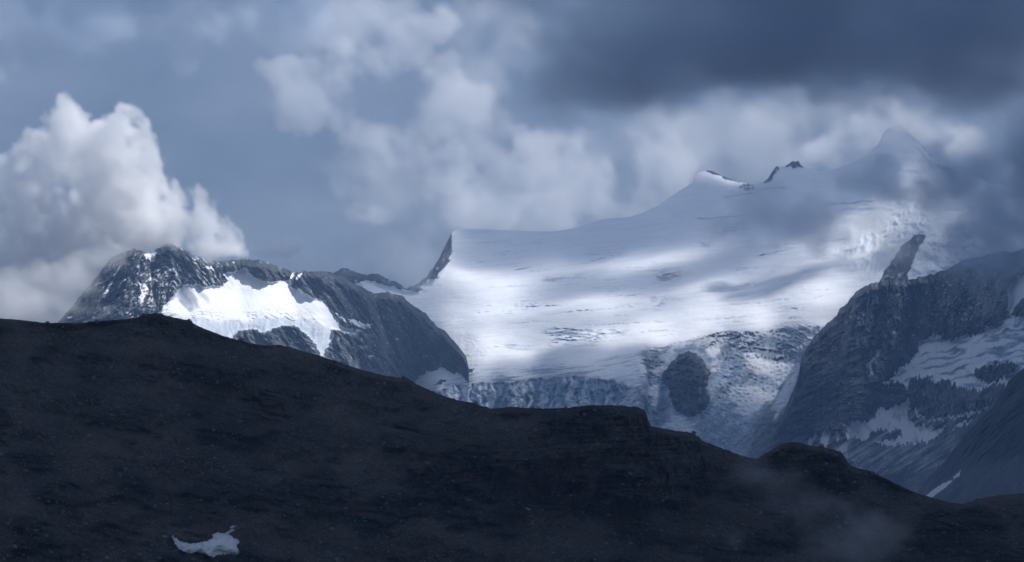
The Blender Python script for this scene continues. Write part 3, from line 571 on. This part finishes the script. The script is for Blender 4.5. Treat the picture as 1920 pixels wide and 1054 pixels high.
cx, cyy = cells(px), cells(py); rjx, rjy = jit(cx, cyy, 1.6, 8, 164)
S.rid[inpoly(rjx, rjy, [(1734, 932), (1745, 921), (1758, 913), (1770, 906), (1788, 898), (1777, 911), (1757, 926), (1744, 936)])] = 1
S.rid[inpoly(rjx, rjy, [(1788, 894), (1794, 887), (1803, 881), (1797, 892), (1790, 898)])] = 2
S.A = dict(tone=np.clip(1 + .6 * fbm(a_ / 30, py / 60, 4, 168) + .5 * scr, .4, 2), ice=np.zeros(S.shape), dirt_shade=.15 + 0 * px, snow=scr * np.clip(.03 + .03 * fbm((px + py) / 9, (py - px) / 60, 3, 165), 0, 1))
s_o = S.build([('mountainside', 0, ROCK_D), ('snow_strip', 1, SNOWM), ('snow_strip', 2, SNOWM)], back=42, back_len=700)
tag(s_o[0], 'shaded dark mountainside with scree at the right edge', 'mountain', 'structure')
tag(s_o[1], 'long narrow snow strip at the foot of the shaded mountainside', 'snow patch', group='snow strips below the shaded mountainside')
tag(s_o[2], 'short narrow snow strip above the long one on the shaded mountainside', 'snow patch', group='snow strips below the shaded mountainside')

# ------------------------------------------------------------------ the dark scree ridge in front
FD = spl([(-120, 1430), (150, 1500), (300, 1490), (600, 1560), (800, 1550), (1000, 1530), (1150, 1490), (1300, 1540), (1420, 1560), (1490, 1540), (1700, 1560), (1810, 1560), (2040, 1450)], 90)
FA = spl([(-120, 640), (300, 640), (600, 705), (900, 790), (1200, 820), (1420, 885), (1700, 940), (1810, 960), (2040, 960)], 120)
F = Mass(-300, 2250, 1.6, F_TOP, lambda x: 1110 + 0 * x, 300, FA, FD,
         idw([(100, 650, 33), (300, 600, 42), (300, 660, 35), (100, 850, 33), (300, 900, 33), (500, 800, 34), (700, 850, 34), (500, 1000, 32), (800, 780, 33), (900, 900, 40), (980, 800, 32), (1110, 790, 58), (1180, 800, 60), (1120, 850, 44), (1050, 880, 52), (1150, 920, 54), (1250, 900, 48), (1290, 840, 38),
              (1100, 1000, 34), (1400, 890, 33), (1500, 860, 50), (1500, 920, 38), (1600, 930, 35), (1700, 980, 32), (1850, 980, 33), (1300, 1020, 34), (380, 1010, 28)]), pw=1.12, rough=lambda x: 1.5 * fbm(x / 16, 0 * x, 5, 227, .7) * sstep(-.5, .5, n2(x / 60, 0 * x, 228)) + .5 * fbm(x / 5, 0 * x, 3, 229))
px, py = F.px, F.py
big = fbm(px / 260, py / 130, 4, 201); led = ridged(px / 120 + .4 * fbm(px / 60, py / 60, 3, 203), (py - .15 * px) / 42, 4, 202, .55)
ledm = sstep(.05, .5, fbm(px / 190, py / 110, 3, 204) + .15)
cl = np.clip(blur(inpoly(*jit(px, py, 12, 50, 205), [(900, 870), (960, 840), (1040, 775), (1100, 758), (1212, 764), (1222, 800), (1300, 830), (1345, 880), (1330, 940), (1200, 960), (1060, 965), (900, 930), (760, 900), (740, 850)]).astype(float), 8), 0, 1)
cl = np.maximum(cl, blur(inpoly(*jit(px, py, 6, 40, 206), [(1440, 845), (1484, 826), (1578, 846), (1596, 878), (1560, 890), (1480, 880)]).astype(float), 6))
cl = np.maximum(cl, .8 * blur(inpoly(*jit(px, py, 6, 40, 207), [(262, 590), (290, 584), (362, 600), (380, 625), (330, 640), (270, 615)]).astype(float), 6))
strata = fbm(px / 110, (py + .05 * px + 5 * n2(px / 80, py / 80, 211)) / 5.5, 3, 212, .6); cleft = ridged(px / 30 + .5 * fbm(px / 50, py / 50, 3, 214), py / 130, 4, 213, .55)
push = -(14 * big + ledm * 4.2 * led + cl * (4.2 * cleft + 1.5 * strata) + 1.3 * fbm(px / 34, py / 24, 4, 215) + .42 * ridged(px / 9, py / 7, 4, 216, .6) * (1 + cl)) * (.10 + .9 * sstep(0, 10, py - F.top[None]))
F.push(push)
PF = [(323, 1003), (333, 1011), (341, 1016), (350, 1018), (358, 1020), (366, 1018), (373, 1017), (383, 1016), (392, 1013), (400, 1008), (397, 1005), (402, 1001), (410, 998), (416, 1000), (423, 1000), (430, 1002), (436, 1007), (442, 1010), (449, 1013), (448, 1019), (443, 1021), (446, 1030), (448, 1037), (444, 1040),
      (432, 1038), (425, 1039), (411, 1040), (403, 1042), (401, 1045), (394, 1043), (383, 1039), (375, 1036), (368, 1035), (358, 1038), (348, 1035), (336, 1029), (330, 1021), (325, 1012)]
mk = blur(inpoly(px, py, PF).astype(float), 3); F.push(-mk * .6)
F.rid = np.zeros((F.shape[0] - 1, F.shape[1] - 1), int); cx, cyy = cells(px), cells(py); rjx, rjy = jit(cx, cyy, 1.3, 5, 217)
F.rid[inpoly(rjx, rjy, PF)] = 1
F.rid[inpoly(rjx, rjy, [(423, 999), (429, 996), (436, 991), (439, 994), (434, 998), (428, 1001)])] = 2
F.rid[inpoly(rjx, rjy, [(430, 988), (435, 986), (441, 987), (438, 991), (432, 991)])] = 3
F.rid[inpoly(cx, cyy, [(984, 951), (990, 953), (996, 954), (994, 957), (987, 956)])] = 4
rust = cl * sstep(.1, .7, fbm(px / 40, py / 34, 4, 218) + .25) * sstep(800, 850, py) * .75
rust = np.maximum(rust, .35 * sstep(.25, .7, fbm(px / 150, py / 60, 4, 219)))
outc = np.clip(ledm * sstep(.35, 1.0, led + .35 * fbm(px / 14, py / 9, 4, 221)) * .85 + cl * .6 * sstep(.0, .6, cleft * .4 + .6 * strata), 0, .9)
F.A = dict(outcrop=outc, tone=1 + 0 * px, rust=np.clip(rust, 0, 1), ice=np.zeros(F.shape), dirt_shade=np.clip(.10 + .10 * fbm(px / 9, py / 12, 4, 220) + .55 * (1 - mk), 0, .7), snow=np.zeros(F.shape))
fo = F.build([('scree_ridge', 0, SCREE), ('snow_patch', 1, SNOWM), ('snow_patch', 2, SNOWM), ('snow_patch', 3, SNOWM), ('snow_patch', 4, SNOWM)], back=36, back_len=900)
ridge = tag(fo[0], 'long dark scree ridge crossing the whole foreground', 'ridge', 'structure')
for i, lb in ((1, 'boot-shaped old snow patch lying low on the dark scree ridge'), (2, 'small snow scrap touching the upper tip of the boot-shaped patch'), (3, 'tiny topmost snow scrap above the boot-shaped patch'), (4, 'lone speck of snow in the dark rocks below the flat-topped knoll')):
    if i in fo: tag(fo[i], lb, 'snow patch', group='snow remnants on the dark ridge')

# ------------------------------------------------------------------ loose stones and boulders on the ridge
def stone_mat():
    m, nt, b = mat('grey_stone'); n = noise_node(nt, .8, 5, .6); oi = N(nt, 'ShaderNodeObjectInfo')
    c = ramp(nt, n.outputs[0], [(.3, (.09, .085, .08)), (.7, (.24, .23, .22))]).outputs[0]
    nt.links.new(c, b.inputs['Base Color']); return m
STONE = stone_mat()
PF3 = world(F.px, F.py, F.D)
def ico(sub, seed, sq=(1, 1, .7), rough=.28):
    import bmesh
    bm = bmesh.new(); bmesh.ops.create_icosphere(bm, subdivisions=sub, radius=1); r_ = random.Random(seed)
    for v_ in bm.verts:
        v_.co *= 1 + r_.uniform(-rough, rough); v_.co.x *= sq[0]; v_.co.y *= sq[1]; v_.co.z *= sq[2]
    V = np.array([v_.co[:] for v_ in bm.verts]); Fc = np.array([[v_.index for v_ in f_.verts] for f_ in bm.faces]); bm.free(); return V, Fc
base = [ico(1, s_, (1, .8, .6), .32) for s_ in range(8)]
n_s = 9000; sx = rng.uniform(-60, 1980, n_s * 2); syy = rng.uniform(600, 1090, n_s * 2); ok = syy > F_TOP(sx) + 3
ok &= (fbm(sx / 90, syy / 60, 3, 231) + .5 * rng.random(n_s * 2)) > .02
sx, syy = sx[ok][:n_s], syy[ok][:n_s]
VV, FF, off = [], [], 0
for x, y in zip(sx, syy):
    c_ = int((x - F.px1[0]) / 1.6); r0 = int(np.searchsorted(F.py[:, c_], y)); r0 = min(r0, F.shape[0] - 1)
    if r0 < 300 and inpoly(np.array([x]), np.array([y]), PF)[0]: continue
    V, Fc = base[random.randrange(8)]; s_ = .22 * (1 - random.random()) ** -.42; s_ = min(s_, 1.3); th = random.random() * 6.28; ct, st_ = math.cos(th), math.sin(th)
    W = np.stack([V[:, 0] * ct - V[:, 1] * st_, V[:, 0] * st_ + V[:, 1] * ct, V[:, 2]], 1) * s_ + PF3[r0, c_] + (0, 0, .15 * s_)
    VV.append(W); FF.append(Fc + off); off += len(V)
sc_o = mesh_obj('scree', np.concatenate(VV), np.concatenate(FF), STONE, smooth=False, parent=ridge); sc_o['kind'] = 'stuff'
bmesh_ = []
for s_ in range(5):
    V, Fc = ico(2, 40 + s_, (1, .85, .75), .13); V = V * (1 + .25 * np.sign(np.sin(V * 3 + s_)).mean(1, keepdims=True))
    bmesh_.append((V, Fc))
spots = [(89, 604, .8), (355, 600, .9), (1541, 837, 1.6), (1300, 813, 1.4), (893, 757, 1.3), (758, 709, 1.2), (455, 638, 1.2), (1575, 849, 1.1), (182, 601, 1.2), (205, 601, .9), (1000, 765, .8), (1062, 765, .8), (640, 681, .9), (1645, 890, .9), (270, 591, 1.2)]
spots += [(rng.uniform(0, 1920), rng.uniform(640, 1050), rng.uniform(.7, 1.5)) for _ in range(60)]
proto = {}
for i, (x, y, s_) in enumerate(spots):
    if y < float(F_TOP(x)) - 3 or (310 < x < 460 and y > 980): continue
    c_ = int((x - F.px1[0]) / 1.6); r0 = min(int(np.searchsorted(F.py[:, c_], y)), F.shape[0] - 1); k_ = i % 5
    if k_ not in proto: o = proto[k_] = mesh_obj('boulder', *bmesh_[k_], STONE, smooth=False, parent=ridge)
    else: o = proto[k_].copy(); col.objects.link(o); o.parent = ridge
    o.location = tuple(PF3[r0, c_] + (0, 0, .3 * s_)); o.rotation_euler = (random.uniform(-.3, .3), random.uniform(-.3, .3), random.random() * 6.28); o.scale = (s_, s_, s_ * random.uniform(.7, 1.3))

# ------------------------------------------------------------------ clouds: real volumes, each a voxel grid of its own
def voxel(name, arr, mn, mx, m):
    nx, ny, nz = arr.shape
    me = bpy.data.meshes.new(name); me.vertices.add(nx * ny * nz)
    a = me.attributes.new('dens', 'FLOAT', 'POINT'); a.data.foreach_set('value', np.ascontiguousarray(arr, np.float32).ravel())
    ob = bpy.data.objects.new(name, me); col.objects.link(ob); me.materials.append(m)
    ng = bpy.data.node_groups.new(name, 'GeometryNodeTree')
    for io in ('INPUT', 'OUTPUT'): ng.interface.new_socket('Geometry', in_out=io, socket_type='NodeSocketGeometry')
    Nn, Ll = ng.nodes, ng.links
    gi = Nn.new('NodeGroupInput'); go_ = Nn.new('NodeGroupOutput'); vc = Nn.new('GeometryNodeVolumeCube')
    vc.inputs['Min'].default_value = mn; vc.inputs['Max'].default_value = mx
    for k, r in zip('XYZ', (nx, ny, nz)): vc.inputs['Resolution ' + k].default_value = r
    def vm(op, src, val):
        n = Nn.new('ShaderNodeVectorMath'); n.operation = op; Ll.new(src, n.inputs[0])
        if val is not None: n.inputs[1].default_value = val
        return n
    p = vm('SUBTRACT', Nn.new('GeometryNodeInputPosition').outputs[0], mn)
    p = vm('MULTIPLY', p.outputs[0], [(r - 1) / (b_ - a_) for r, a_, b_ in zip((nx, ny, nz), mn, mx)])
    p = vm('ADD', p.outputs[0], (.5, .5, .5)); p = vm('FLOOR', p.outputs[0], None)
    p = vm('DOT_PRODUCT', p.outputs[0], (ny * nz, nz, 1))
    si = Nn.new('GeometryNodeSampleIndex'); si.data_type = 'FLOAT'; si.domain = 'POINT'; si.clamp = True
    at = Nn.new('GeometryNodeInputNamedAttribute'); at.data_type = 'FLOAT'; at.inputs['Name'].default_value = 'dens'
    Ll.new(gi.outputs[0], si.inputs['Geometry']); Ll.new(at.outputs[0], si.inputs['Value']); Ll.new(p.outputs['Value'], si.inputs['Index'])
    Ll.new(si.outputs[0], vc.inputs['Density'])
    st = Nn.new('GeometryNodeSetMaterial'); st.inputs['Material'].default_value = m
    Ll.new(vc.outputs[0], st.inputs[0]); Ll.new(st.outputs[0], go_.inputs[0])
    ob.modifiers.new('voxels', 'NODES').node_group = ng
    return ob
def vapour(name, color=(1, 1, 1), aniso=.25, density=1.0):
    m = bpy.data.materials.new(name); m.use_nodes = True; nt = m.node_tree; nt.nodes.clear()
    o = nt.nodes.new('ShaderNodeOutputMaterial'); p = nt.nodes.new('ShaderNodeVolumePrincipled'); nt.links.new(p.outputs[0], o.inputs['Volume'])
    p.inputs['Color'].default_value = (*color, 1); p.inputs['Density'].default_value = density; p.inputs['Anisotropy'].default_value = aniso
    return m
VAP = vapour('cloud_vapour', (.995, .997, 1), 0)
VAP_D = vapour('shaded_vapour', (.74, .81, .89))  # greyer copy of the cloud vapour, with shade put into its colour
def cloud(name, label, blobs, D0, vox, dens, amp, scale, soft=.35, octv=5, deep=1.0, m=None, jitter=.3, thr=.0, seed=1, stretch=(1, 1, 1), group=None, torn=.45):
    """blobs: (photograph x, y, radius x, radius y [, distance offset]) - rounded masses joined and eaten into by fractal noise."""
    r_ = random.Random(seed); B = []
    for b in blobs:
        x, y, rx, ry = b[:4]; D = D0 + (b[4] if len(b) > 4 else r_.uniform(-jitter, jitter) * rx * K * D0)
        c = world(np.float64(x), np.float64(y), np.float64(D)); B.append((c, np.array([rx * K * D, max(rx, ry) * K * D * deep, ry * K * D])))
    mn = np.min([c - 1.25 * r for c, r in B], 0); mx = np.max([c + 1.25 * r for c, r in B], 0)
    n = np.maximum(4, np.ceil((mx - mn) / vox).astype(int)); ax = [np.linspace(mn[i], mx[i], n[i], dtype=np.float32) for i in range(3)]
    f = np.full(n, -1.0, np.float32)
    rm = float(np.median([r.min() for _, r in B])); GX = np.meshgrid(*ax, indexing='ij')
    wv = [torn * rm * fbm3(GX[0] / (1.1 * rm) + q_ * 11.3, GX[1] / (1.1 * rm) + 4.1 * q_, GX[2] / (1.1 * rm) + seed, 4, .6) for q_ in (1, 2, 3)]
    for c, r in B:
        sl_ = tuple(slice(max(0, int((c[i] - 1.25 * r[i] - mn[i]) / (mx[i] - mn[i]) * n[i]) - 1), int((c[i] + 1.25 * r[i] - mn[i]) / (mx[i] - mn[i]) * n[i]) + 2) for i in range(3))
        X, Y, Z = [(GX[i][sl_] + wv[i][sl_] - c[i]) / r[i] for i in range(3)]
        f[sl_] = np.maximum(f[sl_], 1 - np.sqrt(X * X + Y * Y + Z * Z))
    act = f > -.25
    X, Y, Z = np.meshgrid(*ax, indexing='ij')
    X, Y, Z = X[act], Y[act], Z[act]
    no = fbm3(X / scale / stretch[0] + seed * 7.1, Y / scale / stretch[1] + 3.3, Z / scale / stretch[2] + 1.7, octv, .6)
    v = np.clip((f[act] + amp * no - thr) / soft, 0, 1); v = v * v * (3 - 2 * v) * sstep(-.25, -.02, f[act])
    d = np.zeros(n, np.float32); d[act] = v * dens
    o = voxel(name, d, tuple(map(float, mn)), tuple(map(float, mx)), m or VAP)
    return tag(o, label, 'cloud', 'stuff', group)
def scat(seed, x, y, rx, ry, n, r0, r1, flat=.8):
    r_ = random.Random(seed); out = []
    while len(out) < n:
        a, b_ = r_.uniform(-1, 1), r_.uniform(-1, 1)
        if a * a + b_ * b_ < 1: r = r_.uniform(r0, r1); out.append((x + a * rx, y + b_ * ry, r * r_.uniform(1, 1.5), r * flat))
    return out
cloud('cloud', 'bright towering cumulus cloud behind and around the left flank of the rocky peak',
      [(130, 232, 34, 48), (225, 250, 52, 56), (262, 275, 44, 50), (205, 330, 100, 90), (110, 300, 70, 70), (60, 290, 34, 40), (110, 420, 130, 120), (240, 400, 110, 95), (330, 425, 70, 60), (395, 455, 50, 36), (432, 462, 26, 24), (50, 520, 120, 110), (150, 510, 110, 90), (20, 590, 130, 70), (110, 585, 70, 50), (15, 400, 70, 90), (10, 310, 22, 16)],
      7900, 6, .022, .55, 80, .25, 6, .8, seed=3, thr=.04)
cloud('mist', 'soft mist hem of the cumulus drifting over the left flank of the rocky peak', [(30, 575, 120, 70), (100, 550, 80, 60), (150, 520, 60, 50), (195, 488, 44, 30), (228, 470, 34, 18), (160, 580, 50, 30)], 7430, 8, .011, .7, 80, 1.1, 6, .8, seed=20, thr=0)
cloud('cloud', 'billowing bright cloud bank rising behind the left end of the glacier crest',
      [(520, 140, 40, 36), (560, 190, 70, 60), (640, 185, 80, 60), (690, 120, 70, 50), (760, 80, 70, 50), (720, 250, 80, 60), (770, 285, 80, 70), (870, 280, 90, 70), (900, 310, 70, 60), (1000, 310, 80, 80), (930, 380, 110, 60), (800, 350, 80, 60), (1060, 380, 100, 50), (840, 180, 80, 50), (1120, 320, 80, 80), (1210, 320, 90, 90), (700, 400, 60, 30)] + scat(9, 620, 170, 130, 60, 14, 18, 36) + scat(10, 850, 300, 200, 70, 22, 22, 50) + scat(11, 760, 90, 120, 50, 10, 20, 40),
      12000, 12, .0060, 1.2, 160, .8, 6, .6, seed=5, thr=.10)
cloud('cloud', 'soft pale cloud sheet spreading behind the storm cloud and the summit',
      [(1300, 260, 120, 80), (1420, 250, 130, 80), (1540, 250, 130, 70), (1660, 240, 120, 70), (1780, 260, 110, 80), (840, 30, 130, 70), (960, 100, 120, 90), (620, 60, 140, 60), (700, 30, 120, 60), (640, 180, 130, 80), (740, 320, 120, 80), (960, 400, 150, 50), (880, 220, 150, 100), (1050, 330, 150, 90)],
      13000, 24, .0042, .7, 360, .9, 5, .6, seed=6, thr=-.05)
cloud('cloud', 'dim grey cloud veil across the upper left sky',
      [(90, 10, 220, 90), (260, 20, 200, 80), (-40, 90, 150, 80), (420, 10, 150, 60), (540, 20, 140, 60), (160, 70, 140, 50)],
      10500, 22, .0075, .9, 280, .8, 6, .8, m=VAP_D, seed=7, thr=-.02)
cloud('cloud', 'small bright cloud puff floating in the clear gap left of the snow crest', [(690, 390, 24, 20), (650, 374, 20, 10), (712, 402, 10, 10)], 9500, 7, .012, .8, 60, .5, 5, seed=8, thr=.05)
cloud('cloud', 'small flat cloud scrap over the crest right of the rocky peak', [(535, 466, 34, 16), (495, 472, 30, 10), (558, 472, 14, 8)], 9300, 7, .012, .7, 70, .5, 5, seed=9, thr=.05)
cloud('cloud', 'heavy dark storm cloud hanging across the upper right sky',
      [(980, 60, 120, 110), (900, 60, 60, 60), (1080, 130, 160, 120), (1200, 50, 240, 170), (1250, 175, 170, 75), (1420, 110, 240, 140), (930, 30, 90, 100), (1600, 80, 220, 120), (1760, 60, 220, 125), (1900, 100, 150, 140), (1970, 290, 90, 110), (1500, -60, 500, 160), (1850, -20, 300, 200), (1150, -80, 330, 130), (2050, 150, 200, 250)] + scat(6, 1330, 195, 330, 28, 22, 24, 50) + scat(7, 920, 70, 60, 70, 8, 24, 46),
      5200, 17, .0095, 1.0, 170, .95, 6, 1.3, m=VAP_D, seed=11, thr=.02, jitter=.6, stretch=(1.5, 1.5, .9))
cloud('mist', 'grey mist patch drifting over the middle of the upper snowfield', scat(1, 1470, 408, 100, 35, 16, 40, 62) + scat(2, 1500, 425, 70, 25, 8, 40, 55) + scat(3, 1420, 375, 90, 25, 7, 14, 26), 8100, 10, .011, .9, 100, 1.3, 6, .7, m=VAP_D, seed=13, thr=.05, group='mist drifting before the upper glacier')
cloud('mist', 'small dark mist ball below the cloud-wrapped summit', scat(4, 1660, 345, 34, 24, 9, 30, 46), 8300, 10, .018, .9, 90, 1.3, 6, .8, m=VAP_D, seed=14, thr=.05, group='mist drifting before the upper glacier')
cloud('mist', 'thick grey mist bank hiding the right end of the glacier', [(1850, 420, 120, 120), (1800, 330, 80, 70), (1900, 500, 110, 80), (1790, 470, 70, 70), (1930, 330, 120, 120), (1850, 510, 60, 40), (1960, 440, 100, 100)] + scat(5, 1800, 420, 90, 120, 18, 22, 50), 7900, 12, .022, .9, 130, 1.3, 6, .7, m=VAP_D, seed=15, thr=.05, group='mist drifting before the upper glacier')
cloud('mist', 'soft mist wrapping the snow summit at the right', [(1690, 240, 90, 70), (1780, 270, 90, 70), (1620, 270, 70, 50), (1560, 290, 60, 30)], 9300, 14, .022, .8, 130, 1.0, 6, .7, seed=16, thr=.05, group='mist drifting before the upper glacier')
cloud('mist', 'thin mist before the dark diagonal rock rib', [(1715, 450, 60, 50), (1760, 430, 70, 60), (1650, 415, 60, 30)], 8600, 12, .008, .8, 90, .9, 5, .7, seed=19, thr=0, group='mist drifting before the upper glacier')
cloud('mist', 'mist veil swallowing the dark rock wall left of the snowfield', [(770, 480, 70, 60), (810, 440, 50, 36), (720, 490, 80, 50)], 9000, 14, .006, .6, 150, 1.0, 4, .6, seed=17, thr=.05)
cloud('mist', 'thin mist wisp rising over the dark ridge below the rounded knoll', [(1480, 900, 80, 50), (1430, 960, 80, 60), (1380, 1000, 60, 40), (1530, 930, 80, 50), (1450, 930, 120, 80), (1600, 1020, 110, 60)], 1380, 3, .021, .8, 24, 1.2, 6, .5, seed=18, thr=-.05, stretch=(1.4, 1, 1))

# unseen cloud layer added above the frame, its gaps shaped to sun the snow
z0, z1 = ZC + 1680, ZC + 2000
ax = [np.arange(-2500, 5001, 45.), np.arange(-1500, 10451, 45.), np.linspace(z0, z1, 6)]
X, Y = np.meshgrid(ax[0], ax[1], indexing='ij'); Zm = .5 * (z0 + z1)
t_ = (Zm - (ZC + 750 + (Y - 9800) * .385)) / (SUN_DIR[2] - .385 * SUN_DIR[1])
qx, qy, qz = X - t_ * SUN_DIR[0], Y - t_ * SUN_DIR[1], Zm - t_ * SUN_DIR[2]
qy = np.maximum(qy, 500); gx = 960 + qx / qy / K; gy = HZ - (qz - ZC) / qy / K
def spot(x, y, rx, ry): return np.exp(-(((gx - x) / rx) ** 2 + ((gy - y) / ry) ** 2))
sunny = .8 * spot(1755, 488, 55, 36) + spot(880, 535, 110, 22) + spot(870, 610, 70, 40) + spot(1200, 490, 110, 16) + spot(1120, 655, 190, 22) + spot(1430, 615, 180, 22) + spot(1540, 525, 110, 40) + .6 * spot(1060, 570, 120, 14) + .6 * spot(840, 700, 60, 20) + .45 * spot(1420, 700, 90, 50) + .5 * spot(1280, 560, 90, 14) + .5 * spot(1280, 740, 170, 50)
sunny = sunny + np.exp(-(((X - 150) / 750) ** 2 + ((Y - 8250) / 620) ** 2)) * 1.6 + np.exp(-(((X + 500) / 900) ** 2 + ((Y - 8000) / 900) ** 2)) * 1.6
basin = sstep(490, 520, gy) * sstep(700, 670, gy) * sstep(790, 830, gx) * sstep(1660, 1600, gx)
tau = 1.9 * np.clip(1 + .75 * fbm(X / 170, Y / 420, 4, 301) - .35 * basin + .45 * sstep(490, 440, gy) - 1.5 * sunny, 0, 2.2)
tau = tau + 2.6 * sstep(1250, 1500, X) * sstep(9050, 8750, Y)
tau = tau + 2.0 * sstep(6500, 4500, Y)
prof = np.sin(np.linspace(0, np.pi, 6)) ** .7
arr = (tau[:, :, None] * prof[None, None] / (z1 - z0) * 1.3).astype(np.float32)
o = voxel('cloud', arr, (-2500., -1500., z0), (5000., float(ax[1][-1]), z1), VAP_D)
tag(o, 'unseen grey cloud layer added overhead, its gaps shaped to let sunlight through', 'cloud', 'stuff')

# ------------------------------------------------------------------ haze
HX, HY0, HY1, HB, HT = 13000, -6000, 15500, ZC - 335, ZC + 2700
v = [(x, y, z) for z in (HB, HT) for y in (HY0, HY1) for x in (-HX, HX)]
hz = mesh_obj('haze', v, [(0, 2, 3, 1), (4, 5, 7, 6), (0, 1, 5, 4), (2, 6, 7, 3), (0, 4, 6, 2), (1, 3, 7, 5)], vapour('pale_haze', (.46, .68, 1.0), .0, 5.6e-5), smooth=False)
tag(hz, 'pale blue haze filling the air between the mountains', kind='stuff')
